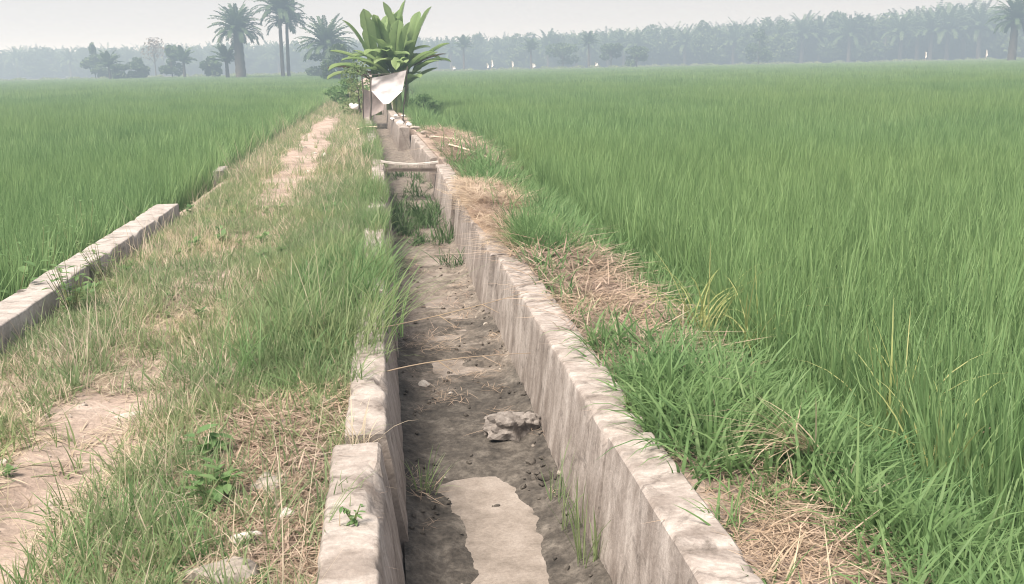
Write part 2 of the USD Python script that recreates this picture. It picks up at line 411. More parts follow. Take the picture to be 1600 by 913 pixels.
BED = -0.556
ysb = np.concatenate([np.arange(1.0, 16, 0.25), np.arange(16, 47, 1.0)])
tag(obj('canal_bed', sheet(np.linspace(-0.05, 0.9, 8), ysb, lambda X, Y: BED + 0.004 * (n2(X, Y, 1.5, 8) - 0.5)), 'bed_concrete', smooth=True), kind='structure')


def mud_z(X, Y):
    lump = 0.030 * (n2(X, Y, 5.0, 21, 5) - 0.5) + 0.030 * (n2(X, Y, 15.0, 22, 3) - 0.5) + 0.022 * np.clip(n2(X, Y, 26.0, 23, 2) - 0.55, 0, 1) * 3 * sstep(0.10, 0.30, np.abs(X - 0.4))
    cx = 0.35 + 0.07 * np.sin(Y * 2.1) + 0.10 * (n2(0 * X, Y, 2.0, 3) - 0.5)
    half = 0.22 + 0.20 * (n2(X * 0.3, Y, 3.3, 6, 4) - 0.5)
    near = 1 - sstep(half - 0.13, half + 0.05, np.abs(X - cx) + 0.16 * (n2(X, Y, 7.0, 31, 5) - 0.5))
    near = near * sstep(4.72, 4.45, Y + 0.10 * (n2(X, Y, 6.0, 12) - 0.5))
    # shallow pale crests further on, lying across the canal
    band = sstep(0.43, 0.56, fbm(np.stack([X * 0.9, Y * 3.1, 0 * X + 5.0], -1), 3, 41))
    mid = band * sstep(5.75, 6.3, Y) * sstep(11.8, 10.0, Y) * 0.8 * np.exp(-((X - 0.42) / 0.27) ** 4)
    bank = 0.045 * sstep(0.24, 0.40, np.abs(X - 0.4))
    z = BED + 0.020 + lump + bank + 0.02 * sstep(4.4, 5.5, Y)
    show = np.maximum(near, mid)
    return z * (1 - show) + (BED - 0.015 + 0.35 * lump) * show


ysm = np.concatenate([np.arange(1.6, 9, 0.022), np.arange(9, 28, 0.06), np.arange(28, 46, 0.4)])
tag(obj('mud', sheet(np.linspace(0.0, 0.80, 49), ysm, mud_z), 'mud', smooth=True), kind='structure')


# ------------------------------------------------------------------ walls
def wall_piece(y0, y1, prof, seed, jog=0.0, step=0.045, rough=0.003, chip=0.032, ends=True):
    """One cast length of wall: a profile (x, z) swept along the canal, weathered and chipped along its edges."""
    prof = np.asarray(prof, float)
    pts = []
    for k in range(len(prof) - 1):
        m = max(1, int(np.ceil(np.linalg.norm(prof[k + 1] - prof[k]) / 0.05)))
        for t in np.arange(m) / m:
            pts.append(prof[k] * (1 - t) + prof[k + 1] * t)
    pts.append(prof[-1])
    pts = np.array(pts)
    ny = max(2, int((y1 - y0) / step) + 1)
    ys = np.linspace(y0, y1, ny)
    P = np.zeros((ny, len(pts), 3))
    P[..., 0] = pts[None, :, 0] + jog + bend(ys)[:, None]
    P[..., 1] = ys[:, None]
    P[..., 2] = pts[None, :, 1]
    top = prof[:, 1].max()
    d = np.min(np.stack([np.hypot(pts[:, 0] - c[0], pts[:, 1] - c[1]) for c in prof if c[1] > top - 0.03]), 0)   # to the top edges
    e = np.exp(-(d / 0.022) ** 2)[None]
    nn = fbm(P * np.array([9, 9, 9]) + seed, 4, seed)
    ch = np.clip(fbm(P * np.array([2, 3.3, 2]) + 2 * seed, 5, seed + 1) - 0.60, 0, 1) * 7
    c = np.array([pts[:, 0].mean() + jog, top - 0.25])
    P[..., 2] += (nn - 0.5) * 2 * rough - e * np.minimum(ch, 1) * chip
    dirx = np.sign(pts[:, 0] - pts[:, 0].mean())[None]
    P[..., 0] += dirx * ((fbm(P * 6 + 5 * seed, 4, seed + 3) - 0.5) * 2 * rough - e * np.minimum(ch, 1) * chip * 0.7)
    fine = fbm(P * 28 + seed, 2, seed + 7) - 0.5
    P[..., 0] += dirx * fine * 0.005
    P[..., 2] += (fine * 0.004 + 0.010 * (fbm(P * np.array([2, 9, 2]) + seed, 2, seed + 8) - 0.5)) * (P[..., 2] > top - 0.05)
    P[..., 2] += 0.012 * (fbm(np.stack([ys * 0.8, 0 * ys + seed, 0 * ys], -1), 2, seed)[:, None] - 0.5) * (P[..., 2] > top - 0.1)
    n, m = P.shape[:2]
    i, j = np.meshgrid(np.arange(n - 1), np.arange(m), indexing='ij')
    a = (i * m + j).ravel(); b = (i * m + (j + 1) % m).ravel()
    f = np.vstack([np.stack([a, b, b + m], 1), np.stack([a, b + m, a + m], 1)])
    V = P.reshape(-1, 3)
    if ends:
        c0, c1 = len(V), len(V) + 1
        V = np.vstack([V, P[0].mean(0), P[-1].mean(0)])
        r = np.arange(m); q = (r + 1) % m
        f = np.vstack([f, np.stack([q, r, np.full(m, c0)], 1), np.stack([(n - 1) * m + r, (n - 1) * m + q, np.full(m, c1)], 1)])
    return V, f


def right_prof(xi=0.825, th=0.205, top=0.0):
    return [(xi + th, -0.95), (xi + th, top - 0.012), (xi + th - 0.012, top), (xi + 0.012, top), (xi, top - 0.012), (xi - 0.065, -0.60), (xi - 0.065, -0.95)]


def left_prof(xi=-0.045, th=0.20, top=0.0):
    return [(xi + 0.085, -0.95), (xi + 0.085, -0.60), (xi, top - 0.012), (xi - 0.012, top), (xi - th + 0.012, top), (xi - th, top - 0.012), (xi - th, -0.95)]


w = thing('canal_wall', 'long pale concrete canal wall on the rice side, streaked face, narrow top', 'canal wall')
for k, (y0, y1, xi, th, top) in enumerate([(1.2, 3.62, 0.830, 0.185, 0.004), (3.625, 7.55, 0.822, 0.205, -0.004), (7.585, 11.25, 0.785, 0.20, -0.012), (11.27, 14.75, 0.745, 0.20, 0.01)]):
    obj('wall_section', wall_piece(y0, y1, right_prof(xi, th, top), 11 + k, step=0.03 if k < 2 else 0.06), 'wall_concrete', w, smooth=28)
w = thing('canal_wall', 'broken far stretch of pale canal wall stepping in past the plank bridge', 'canal wall')
for k, (y0, y1, xi, th, top) in enumerate([(16.6, 22.4, 0.80, 0.20, -0.06), (23.6, 33.5, 0.60, 0.22, 0.03), (33.6, 45, 0.72, 0.2, -0.02)]):
    obj('wall_section', wall_piece(y0, y1, right_prof(xi, th, top), 31 + k, step=0.12, chip=0.06, rough=0.010), 'old_concrete', w, smooth=28)
w = thing('canal_wall', 'crumbling canal wall along the path, half buried in grass, dark stained face', 'canal wall')
for k, (y0, y1, xi, th, top) in enumerate([(1.2, 3.70, -0.075, 0.185, 0.0), (3.80, 6.4, -0.05, 0.17, -0.008), (6.43, 10.6, -0.04, 0.18, 0.0), (10.65, 15.2, -0.02, 0.18, -0.02),
                                           (15.25, 24.0, 0.0, 0.18, -0.02), (24.1, 45.0, 0.0, 0.18, -0.03)]):
    obj('wall_section', wall_piece(y0, y1, left_prof(xi, th, top), 51 + k, step=0.03 if k < 3 else 0.1, chip=0.042, rough=0.008), 'old_concrete', w, smooth=28)
w = thing('low_wall', 'low white topped concrete kerb wall between the path and the rice', 'low wall')
for k, (y0, y1, xi, top) in enumerate([(3.5, 7.0, -2.30, 0.0), (7.03, 11.4, -2.33, -0.01)]):
    obj('wall_section', wall_piece(y0, y1, [(xi, -0.6), (xi, top - 0.012), (xi - 0.012, top), (xi - 0.238, top), (xi - 0.25, top - 0.012), (xi - 0.25, -0.6)], 71 + k, step=0.04, chip=0.03), 'kerb_concrete', w, smooth=28)
tag(obj('low_wall', wall_piece(15.8, 16.6, [(-2.50, -0.6), (-2.50, -0.09), (-2.64, -0.09), (-2.64, -0.6)], 75, step=0.1), 'kerb_concrete', smooth=50),
    'short white end of kerb wall showing far along the path edge', 'low wall')

# ------------------------------------------------------------------ rubble, sack, planks
def chunk(size, seed, sub=2, flat=0.36):
    m = trimesh.creation.icosphere(subdivisions=sub)
    v = m.vertices.copy()
    r = np.random.default_rng(seed)
    for _ in range(9):                                       # broken faces
        nrm = r.normal(0, 1, 3); nrm /= np.linalg.norm(nrm)
        d = v @ nrm; lim = r.uniform(0.45, 0.8)
        v = v - np.clip(d - lim, 0, None)[:, None] * nrm
    v *= 1 + 0.16 * (fbm(v * 3 + seed, 3, seed)[:, None] - 0.5)
    v *= np.asarray(size) / 2
    v[:, 2] -= v[:, 2].min() + flat * np.ptp(v[:, 2])
    return v, m.faces


def stone(x, y, size, label, mat='rubble', rot=0, seed=0, group=None, z=None, name='concrete_chunk', cat='rubble', sub=2):
    zz = float(ground_z(x, y)) if z is None else z
    t = thing(name, label, cat, (x, y, zz), rot, group)
    v, f = chunk(size, seed, sub)
    obj('broken_block', (v, f), mat, t, smooth=35)
    return t


stone(-0.57, 2.86, (0.25, 0.22, 0.14), 'large grey concrete lump at the near edge of the path', rot=20, seed=1, sub=3)
stone(-0.40, 3.24, (0.10, 0.09, 0.09), 'small pale concrete lump beside the near wall top', 'pale_rubble', 40, 2)
stone(-0.52, 3.10, (0.13, 0.09, 0.08), 'white chip lying just behind the large grey lump', 'pale_rubble', 10, 12)
stone(-0.49, 3.56, (0.24, 0.18, 0.13), 'brown grey concrete lump in the dry soil beside the canal wall', seed=3, rot=70, sub=3)
stone(-0.37, 4.42, (0.20, 0.12, 0.09), 'flat grey slab piece near the joint of the canal wall', seed=4, rot=15)
stone(-0.52, 4.18, (0.18, 0.14, 0.08), 'dark broken slab half sunk in soil beside the tall grass', 'rubble', 35, 5)
stone(-0.33, 3.83, (0.12, 0.10, 0.06), 'small grey lump at the end of the near wall top', 'rubble', 35, 6)
stone(-1.27, 4.62, (0.16, 0.05, 0.035), 'thin white concrete sliver lying on the bare wheel track', 'pale_rubble', 25, 7)
for k, (x, y, s) in enumerate([(-1.32, 19.0, 0.13), (-1.22, 15.6, 0.22), (-1.6, 20.2, 0.16), (-1.1, 18.2, 0.30)]):
    stone(x, y, (s, s * 0.6, s * 0.4), ['pale pebble on the far wheel track', 'flat pale stone on the worn track near the bend', 'brown stone at the edge of the far track', 'pale flat slab on the far bare track'][k], 'pale_rubble' if k != 2 else 'rubble', 30 * k, 20 + k, sub=1)
for k, (x, y, s, zz) in enumerate([(1.05, 17.2, 0.62, 0.02), (1.2, 18.4, 0.7, 0.05), (0.95, 19.6, 0.5, 0.06), (0.85, 21.2, 0.45, 0.04), (1.25, 20.5, 0.6, 0.02), (0.72, 22.8, 0.5, 0.05), (1.5, 15.6, 0.55, -0.05), (0.98, 15.6, 0.5, -0.03), (1.6, 17.4, 0.5, -0.06)]):
    stone(x, y, (s * 0.55, s * 0.36, s * 0.22), 'broken concrete slab in the rubble heap beyond the plank', 'pale_rubble' if k % 2 == 0 else 'rubble', 37 * k, 40 + k, 'slabs of the rubble heap', zz, sub=2)
for k, (x, y, s) in enumerate([(0.42, 25.2, 0.26), (0.62, 24.6, 0.2), (0.26, 27.4, 0.22), (0.35, 28.9, 0.2), (0.58, 29.2, 0.16)]):
    stone(x, y, (s, s * 0.7, s * 0.55), 'white lump on the canal wall under the hanging sheet', 'white_bag', 50 * k, 60 + k, 'white lumps under the sheet', 0.03, sub=1)
for k, (x, y, s) in enumerate([(-0.78, 29.4, 0.30), (-0.92, 30.2, 0.24)]):
    stone(x, y, (s, s * 0.5, s * 0.7), ['white bag scrap on the bank left of the hanging sheet', 'smaller white scrap further along the bank'][k], 'white_bag', 0, 66 + k, None, 0.30, 'bag_scrap', 'scrap', 1)
for k, (x, y, s, mt, lab) in enumerate([(0.17, 5.95, 0.11, 'pale_rubble', 'pale stone on the canal mud against the path side wall'), (0.33, 5.75, 0.035, 'pale_rubble', 'tiny white pebble in the middle of the canal mud'),
                                        (0.71, 7.3, 0.06, 'rubble', 'small grey stone at the foot of the long wall'), (0.70, 4.42, 0.13, 'mud', 'dark clod at the foot of the long wall'), (0.66, 4.62, 0.09, 'mud', 'dark clod just in front of the sack')]):
    stone(x, y, (s, s * 0.75, s * 0.6), lab, mt, 25 * k, 80 + k, None, float(mud_z(np.array(x), np.array(y))), 'canal_stone' if k < 3 else 'mud_clod', 'stone' if k < 3 else 'clod')


def crumple(size, seed):
    m = trimesh.creation.icosphere(subdivisions=3)
    v = m.vertices.copy()
    r = np.random.default_rng(seed)
    for _ in range(8):                                       # slack flat panels
        d = r.normal(0, 1, 3); d /= np.linalg.norm(d)
        v = v - np.clip(v @ d - r.uniform(0.5, 0.8), 0, None)[:, None] * d
    k = 1 + 0.10 * (fbm(v * 1.3 + seed, 2, seed) - 0.5)
    for _ in range(8):                                       # sharp folds running in all directions
        d = r.normal(0, 1, 3) * np.array([0.7, 0.7, 1.2]); d /= np.linalg.norm(d)
        x = v @ d * r.uniform(1.0, 2.6) + 0.25 * (fbm(v * 1.5 + 3 * seed, 2, seed + 2) - 0.5) + r.uniform(0, 1)
        k += 0.10 * (np.abs(x - np.floor(x) - 0.5) * 2 - 0.5)
    v *= k[:, None]
    v *= np.asarray(size) / 2
    v[:, 2] = np.maximum(v[:, 2], -0.32 * size[2])
    v[:, 2] -= v[:, 2].min()
    return v, m.faces


t = thing('plastic_sack', 'crumpled dirty pinkish sack lying in the canal mud against the long wall', 'sack', (0.60, 5.02, BED + 0.015), 12)
obj('sack_body', crumple((0.28, 0.23, 0.21), 3), 'sack_plastic', t)
v, f = crumple((0.13, 0.10, 0.13), 8)
obj('sack_neck', (v + np.array([0.115, -0.02, 0.03]), f), 'sack_plastic', t)

xs = np.linspace(-0.06, 0.78, 14)
bow = np.stack([xs, 15.0 - 0.25 * (xs + 0.06), 0.055 - 0.05 * np.sin((xs + 0.06) / 0.84 * PI * 0.9) ** 1 * 0.9], -1)
def plank(pts, wd, th):
    P = []
    for p in pts:
        for dy, dz in ((-wd / 2, -th / 2), (wd / 2, -th / 2), (wd / 2, th / 2), (-wd / 2, th / 2)):
            P.append(p + np.array([0, dy, dz]))
    P = np.array(P); f = []
    n = len(pts)
    for i in range(n - 1):
        for j in range(4):
            k = (j + 1) % 4
            f += [(4 * i + j, 4 * i + k, 4 * i + 4 + k), (4 * i + j, 4 * i + 4 + k, 4 * i + 4 + j)]
    f += [(0, 2, 1), (0, 3, 2), (4 * n - 4, 4 * n - 3, 4 * n - 2), (4 * n - 4, 4 * n - 2, 4 * n - 1)]
    return P, np.array(f)


t = obj('bamboo_strip', plank(bow, 0.10, 0.025), 'pale_rubble')
tag(t, 'pale sagging bamboo strip laid across the canal', 'plank')
t = obj('plank', plank(np.stack([np.linspace(0.0, 0.80, 6), np.linspace(14.75, 14.5, 6), np.full(6, -0.045)], -1), 0.14, 0.045), 'dark_wood')
tag(t, 'dark wooden plank spanning the canal under the pale bamboo strip', 'plank')
for k, (a, b, lab) in enumerate([((1.05, 16.2, 0.18), (1.75, 14.6, -0.02), 'pale dry stick leaning on the rubble heap past the bridge'), ((0.9, 19.0, 0.12), (1.5, 17.2, 0.10), 'thin stick lying across the broken slabs'),
                                  ((-0.62, 24.0, 0.0), (-0.15, 23.6, 0.06), 'pale stick lying on the grass edge left of the far canal')]):
    P = np.linspace(a, b, 6) + np.array([0, 0, 1]) * (0.03 * np.sin(np.linspace(0, PI, 6)))[:, None]
    tag(obj('dry_stick', tube(P, np.linspace(0.022, 0.014, 6), 5), 'dry_wood'), lab, 'stick')

# ------------------------------------------------------------------ hanging sheet and its poles
def cloth(corner_rows, nu, nv, sag, seed, thick=0.006, amp=0.02):
    """A sheet between four corners (bottom left, bottom right, top right, top left), hanging in soft folds, with a thickness."""
    a, b, c, d = [np.array(p, float) for p in corner_rows]
    U, Vv = np.meshgrid(np.linspace(0, 1, nu), np.linspace(0, 1, nv), indexing='ij')
    P = ((1 - U) * (1 - Vv))[..., None] * a + (U * (1 - Vv))[..., None] * b + (U * Vv)[..., None] * c + ((1 - U) * Vv)[..., None] * d
    P[..., 2] -= sag * np.sin(U * PI) * (0.35 + 0.65 * (1 - Vv))
    P[..., 1] += amp * 2 * (fbm(np.stack([U * 4, Vv * 2.2, 0 * U + seed], -1), 3, seed) - 0.5) + 0.08 * np.sin(U * PI) * np.sin(Vv * PI)
    i, j = np.meshgrid(np.arange(nu - 1), np.arange(nv - 1), indexing='ij')
    q = (i * nv + j).ravel(); r = ((i + 1) * nv + j).ravel()
    f = np.vstack([np.stack([q, r, r + 1], 1), np.stack([q, r + 1, q + 1], 1)])
    V1 = P.reshape(-1, 3); n = len(V1)
    V2 = V1 + np.array([0, thick, 0])
    rim = []
    edge = [k * nv for k in range(nu)] + [(nu - 1) * nv + k for k in range(1, nv)] + [k * nv + nv - 1 for k in range(nu - 2, -1, -1)] + [k for k in range(nv - 2, 0, -1)]
    for x, y in zip(edge, edge[1:] + edge[:1]):
        rim += [(x, x + n, y + n), (x, y + n, y)]
    return np.vstack([V1, V2]), np.vstack([f, f[:, ::-1] + n, np.array(rim)])


def at(px, py, Y):
    """The point at the distance Y seen at a place of the photograph."""
    d = np.array(RIGHT) * (px - 800) / 1537 + np.array(DOWN) * (py - 456.5) / 1537 + np.array(FWD)
    k = Y / d[1]
    return np.array([d[0] * k, Y, EYE + d[2] * k])


t = thing('hanging_sheet', 'white plastic sheet slung between poles over the far canal', 'sheet')
obj('upper_panel', cloth([at(580, 141, 28.1), at(629, 141, 28.0), at(635, 110, 28.0), at(581, 122, 28.1)], 18, 8, 0.03, 2, amp=0.06), 'white_sheet', t, smooth=60)
# the lower white fold ends in a point
P = cloth([at(599, 163, 27.6), at(608, 162, 27.58), at(629, 142, 27.84), at(580, 142, 27.92)], 14, 8, 0.0, 5, amp=0.04)
obj('lower_fold', P, 'white_sheet', t, smooth=60)
obj('side_panel', cloth([at(568, 185, 28.5), at(599, 172, 28.6), at(603, 150, 28.6), at(567, 139, 28.5)], 14, 10, 0.03, 7, amp=0.04), 'grey_sheet', t, smooth=60)
for k, (a, b, r, lab) in enumerate([(at(566, 118, 28.4), at(568, 190, 28.4), 0.018, 'thin wooden pole holding the left edge of the white sheet'),
                                    (at(637, 104, 28.1), at(627, 178, 28.1), 0.018, 'slanting pole holding the right corner of the white sheet'),
                                    (at(580, 120, 28.3), at(578, 176, 28.3), 0.026, 'thicker weathered post behind the left side of the sheet')]):
    P = np.linspace(b - np.array([0, 0, 0.45]), a, 7); P[:, 0] += 0.012 * np.sin(np.arange(7) * 1.9 + k)
    tag(obj('wooden_pole', tube(P, r, 7), 'bark', smooth=50), lab, 'pole')
P = np.array([at(566, 118, 28.35), at(585, 116.5, 28.3), at(604, 116, 28.25), at(620, 114, 28.2), at(636, 109, 28.15)])
tag(obj('cross_pole', tube(P, 0.013, 6), 'bark'), 'thin cross pole tied between the uprights above the sheet', 'pole')

# ------------------------------------------------------------------ banana clump
def banana_leaf(L, wd, th0, th1, seed, petiole=0.3):
    """A long arching leaf folded along its midrib, its edges torn; grows from the origin towards +x."""
    r = np.random.default_rng(seed)
    n = 20
    s = np.linspace(0, 1, n)
    th = th0 + (th1 - th0) * s ** 1.4
    p = np.zeros((n, 3))
    for k in range(1, n):
        p[k] = p[k - 1] + np.array([np.sin(th[k]), 0, np.cos(th[k])]) * L / (n - 1)
    ps = petiole * 0.6
    u = np.clip((s - ps) / (1 - ps), 0, 1)
    half = wd / 2 * np.where(s < ps, 0.10, 0.06 + 0.94 * (1 - np.where(u < 0.55, np.abs(2 * u ** 0.85 - 1) ** 3.0, np.abs(2 * u ** 0.85 - 1) ** 7.0)))
    nrm = np.stack([-np.cos(th), 0 * th, np.sin(th)], -1)
    fold = r.uniform(0.15, 0.5)
    V, F, T = [], [], []
    for sd in (-1, 1):
        jag = 1 - 0.45 * r.uniform(0, 1, n) * (r.uniform(0, 1, n) > 0.55)
        e = p + np.array([0, 1, 0]) * (sd * half * jag * math.cos(fold))[:, None] + nrm * (half * math.sin(fold))[:, None]
        mid = (p + e) / 2 + nrm * (half * 0.10)[:, None]
        o = len(V) * 0 + sum(len(x) for x in V)
        V.append(np.stack([p, mid, e], 1).reshape(-1, 3))
        for k in range(n - 1):
            for c in range(2):
                a = o + k * 3 + c
                F += [(a, a + 1, a + 4), (a, a + 4, a + 3)]
    v, f = np.vstack(V), np.array(F)
    rib, rf = tube(p - nrm * 0.012, np.linspace(0.022, 0.004, n), 4)
    f = np.vstack([f, rf + len(v)])
    tone = np.concatenate([np.full(len(v), r.uniform(0.2, 0.8)), np.full(len(rib), 0.95)])
    return np.vstack([v, rib]), f, tone


def rz(v, a):
    c, s = math.cos(a), math.sin(a)
    return v @ np.array([[c, s, 0], [-s, c, 0], [0, 0, 1.0]])


BX, BY = 0.42, 33.5
t = thing('banana_plant', 'leafy green banana clump standing behind the white sheet', 'banana plant', (BX, BY, -0.08))
r = np.random.default_rng(5)
stems = [(0.0, 0.0, 1.25), (0.42, 0.15, 1.15), (-0.68, 0.1, 1.15), (0.15, -0.35, 0.85), (-0.25, 0.4, 1.25)]
for k, (sx, sy, sh) in enumerate(stems):
    P = np.stack([np.linspace(sx * 0.8, sx, 6), np.linspace(sy, sy, 6), np.linspace(-0.05, sh, 6)], -1)
    obj('pseudostem', tube(P, np.linspace(0.10, 0.055, 6), 9), 'stem_green', t, smooth=60)
    up = {0: 14, 1: 12, 2: 12, 3: 11, 4: 13}[k]
    for j in range(up):
        a = j * 2.4 + k * 1.1 + r.uniform(-0.3, 0.3)
        young = j < (5 if k in (0, 4) else 4)
        if young:
            L, wd, th0, th1 = r.uniform(2.0, 2.6) * (1.0 if k < 3 else 0.9), r.uniform(0.40, 0.54), r.uniform(0.03, 0.36), r.uniform(0.25, 0.95)
        else:
            L, wd, th0, th1 = r.uniform(1.6, 2.1), r.uniform(0.34, 0.46), r.uniform(0.35, 1.1), r.uniform(1.2, 2.4)
        v, f, tone = banana_leaf(L, wd, th0, th1, 100 + 20 * k + j)
        v = rz(v, a) + np.array([sx, sy, sh - 0.06 - 0.05 * (j / up)])
        old = (k, j) in ((0, 13), (1, 11), (2, 11), (4, 12), (3, 10))
        obj('leaf', (v, f), 'brown_leaf' if old else 'banana_leaf', t, smooth=60, tone=tone if not old else tone)

# ------------------------------------------------------------------ palms and trees
def frond(L, th0, th1, seed, pairs=22, ll=0.75, droop=0.5, wid=0.06):
    r = np.random.default_rng(seed)
    n = 12
    s = np.linspace(0, 1, n)
    th = th0 + (th1 - th0) * s ** 1.2
    p = np.zeros((n, 3))
    for k in range(1, n):
        p[k] = p[k - 1] + np.array([np.sin(th[k]), 0, np.cos(th[k])]) * L / (n - 1)
    rv, rf = tube(p, np.linspace(0.05, 0.012, n) * L / 4, 4)
    V, F, T = [rv], [rf], [np.full(len(rv), 0.5)]
    o = len(rv)
    for q in np.linspace(0.14, 1.0, pairs):
        x = q * (n - 1); k = min(int(x), n - 2); b = p[k] + (p[k + 1] - p[k]) * (x - k)
        d = p[k + 1] - p[k]; d /= np.linalg.norm(d)
        nrm = np.array([-d[2], 0, d[0]])
        for sd in (-1, 1):
            l = ll * (0.45 + 0.55 * math.sin(PI * min(1, q * 0.85 + 0.12))) * r.uniform(0.85, 1.15)
            side = np.array([0, sd, 0]) * 0.8 + d * 0.55 + nrm * r.uniform(-0.1, 0.35)
            side /= np.linalg.norm(side)
            m = b + side * l * 0.5 - np.array([0, 0, droop * 0.10 * l])
            e = b + side * l * 0.95 - np.array([0, 0, droop * l * r.uniform(0.45, 0.8)])
            ww = d * wid
            V.append(np.array([b - ww * 0.6, b + ww * 0.6, m - ww, m + ww, e]))
            F.append(np.array([(0, 1, 3), (0, 3, 2), (2, 3, 4)]) + o); o += 5
            T.append(np.full(5, r.uniform(0, 1)))
    return np.vstack(V), np.vstack(F), np.concatenate(T)


def palm_trunk(h, r0, r1, seed, lean=0.0):
    k = 14
    z = np.linspace(-0.3, h, k)
    P = np.stack([lean * np.clip(z / h, 0, 1) ** 1.6, 0.15 * np.sin(z * 0.4 + seed) * 0.4, z], -1)
    rr = np.linspace(r0, r1, k) * (1 + 0.10 * ((np.arange(k) % 2) - 0.5))
    return tube(P, rr, 9), P[-1]


def palm(name, label, loc, h, nf, L, r0, seed, parts=True, skirt=0.6, group=None, lean=0.0, ll=0.8, droop=0.55):
    t = thing(name, label, 'palm tree', loc, 0, group)
    (tv, tf), top = palm_trunk(h, r0, r0 * 0.75, seed, lean)
    obj('trunk', (tv, tf), 'bark', t, smooth=40)
    r = np.random.default_rng(seed)
    allp = []
    for j in range(nf):
        q = j / (nf - 1)
        th0 = 0.12 + 0.95 * q + r.uniform(-0.08, 0.08)
        th1 = th0 + 0.55 + 0.75 * q * skirt + r.uniform(-0.1, 0.25)
        v, f, tone = frond(L * r.uniform(0.82, 1.08), th0, th1, seed * 100 + j, ll=ll, droop=droop, pairs=22 if parts else 15, wid=0.12 if parts else 0.16)
        v = rz(v, j * 2.39996 + r.uniform(-0.2, 0.2)) + top - np.array([0, 0, 0.45 * q])
        allp.append((v, f, tone))
    if parts:
        for v, f, tone in allp:
            obj('frond', (v, f), 'palm_leaf', t, tone=tone)
    else:
        v, f, tone = join(*allp)
        obj('crown', (v, f), 'palm_leaf', t, tone=tone)
    return t


GZ = -0.42
def on_field(px, D):
    p = at(px, 100, D)
    return (p[0], D, GZ)


palm('oil_palm', 'hazy oil palm with thick shaggy trunk, leftmost of the tall palms', on_field(375, 168), 7.8, 62, 5.0, 0.9, 3, skirt=1.7)
palm('oil_palm', 'smaller hazy palm low on the left flank of the shaggy palm', on_field(354, 172), 3.4, 22, 2.9, 0.35, 14, skirt=0.9)
palm('coconut_palm', 'tall hazy palm on a slim trunk reaching above the picture edge', on_field(441, 170), 11.0, 46, 5.2, 0.34, 4, skirt=1.5, lean=0.1)
palm('coconut_palm', 'slim second palm trunk close beside the tallest palm', on_field(450, 173), 9.4, 34, 4.4, 0.32, 6, skirt=1.5, lean=0.25)
palm('oil_palm', 'broad bushy palm left of the banana clump, fronds down to the ground', on_field(512, 162), 4.9, 60, 5.6, 0.8, 5, skirt=1.5)
palm('oil_palm', 'hazy palm standing before the treeline at the right edge', on_field(1580, 172), 7.6, 54, 5.2, 0.8, 8, skirt=1.6)


def crown_cloud(blobs, n, size, seed):
    """Many small leaf faces spread through a few uneven lobes."""
    r = np.random.default_rng(seed)
    V, T = [], []
    for (c, rad) in blobs:
        k = int(n * rad[0] * rad[2] / sum(b[1][0] * b[1][2] for b in blobs))
        d = r.normal(0, 1, (k, 3)); d /= np.linalg.norm(d, axis=1, keepdims=True)
        q = d * (r.uniform(0.35, 1, k) ** 0.5)[:, None] * (0.75 + 0.5 * fbm(d * 2.2 + seed, 3, seed))[:, None]
        p = np.array(c) + q * np.array(rad)
        a = r.normal(0, 1, (k, 3)); a /= np.linalg.norm(a, axis=1, keepdims=True)
        b = np.cross(a, r.normal(0, 1, (k, 3))); b /= np.linalg.norm(b, axis=1, keepdims=True)
        s = size * r.uniform(0.6, 1.4, k)[:, None]
        V.append(np.stack([p - a * s, p + b * s * 0.55, p + a * s, p - b * s * 0.55], 1).reshape(-1, 3))
        T.append(np.repeat(r.uniform(0, 1, k), 4))
    V = np.vstack(V); m = len(V) // 4
    i = np.arange(m) * 4
    return V, np.vstack([np.stack([i, i + 1, i + 2], 1), np.stack([i, i + 2, i + 3], 1)]), np.concatenate(T)


def tree(name, label, cat, loc, h, w, seed, group=None, trunk=0.16, n=1500, size=0.22, mat='tree_leaf', scale=1.0, low=0.3):
    t = thing(name, label, cat, loc, 0, group, scale)
    r = np.random.default_rng(seed)
    P = np.stack([np.linspace(0, r.uniform(-0.2, 0.2), 5), np.zeros(5), np.linspace(-0.3, h * 0.75, 5)], -1)
    limbs = [tube(P, np.linspace(trunk, trunk * 0.4, 5), 7)]
    blobs = []
    for k in range(7):
        a = k * 2.4 + r.uniform(-0.4, 0.4); zz = h * r.uniform(low, 0.86)
        c = np.array([math.cos(a) * w * 0.30, math.sin(a) * w * 0.30, zz])
        limbs.append(tube(np.linspace([0, 0, zz * 0.6], c, 4), np.linspace(trunk * 0.5, trunk * 0.15, 4), 5))
        blobs.append((c, (w * r.uniform(0.20, 0.32), w * r.uniform(0.20, 0.32), h * r.uniform(0.12, 0.2))))
    blobs.append((np.array([0, 0, h * 0.85]), (w * 0.25, w * 0.25, h * 0.15)))
    v, f, _ = join(*limbs)
    obj('trunk', (v, f), 'bark', t, smooth=50)
    v, f, tone = crown_cloud(blobs, n, size, seed)
    obj('crown', (v, f), mat, t, tone=tone)
    return t


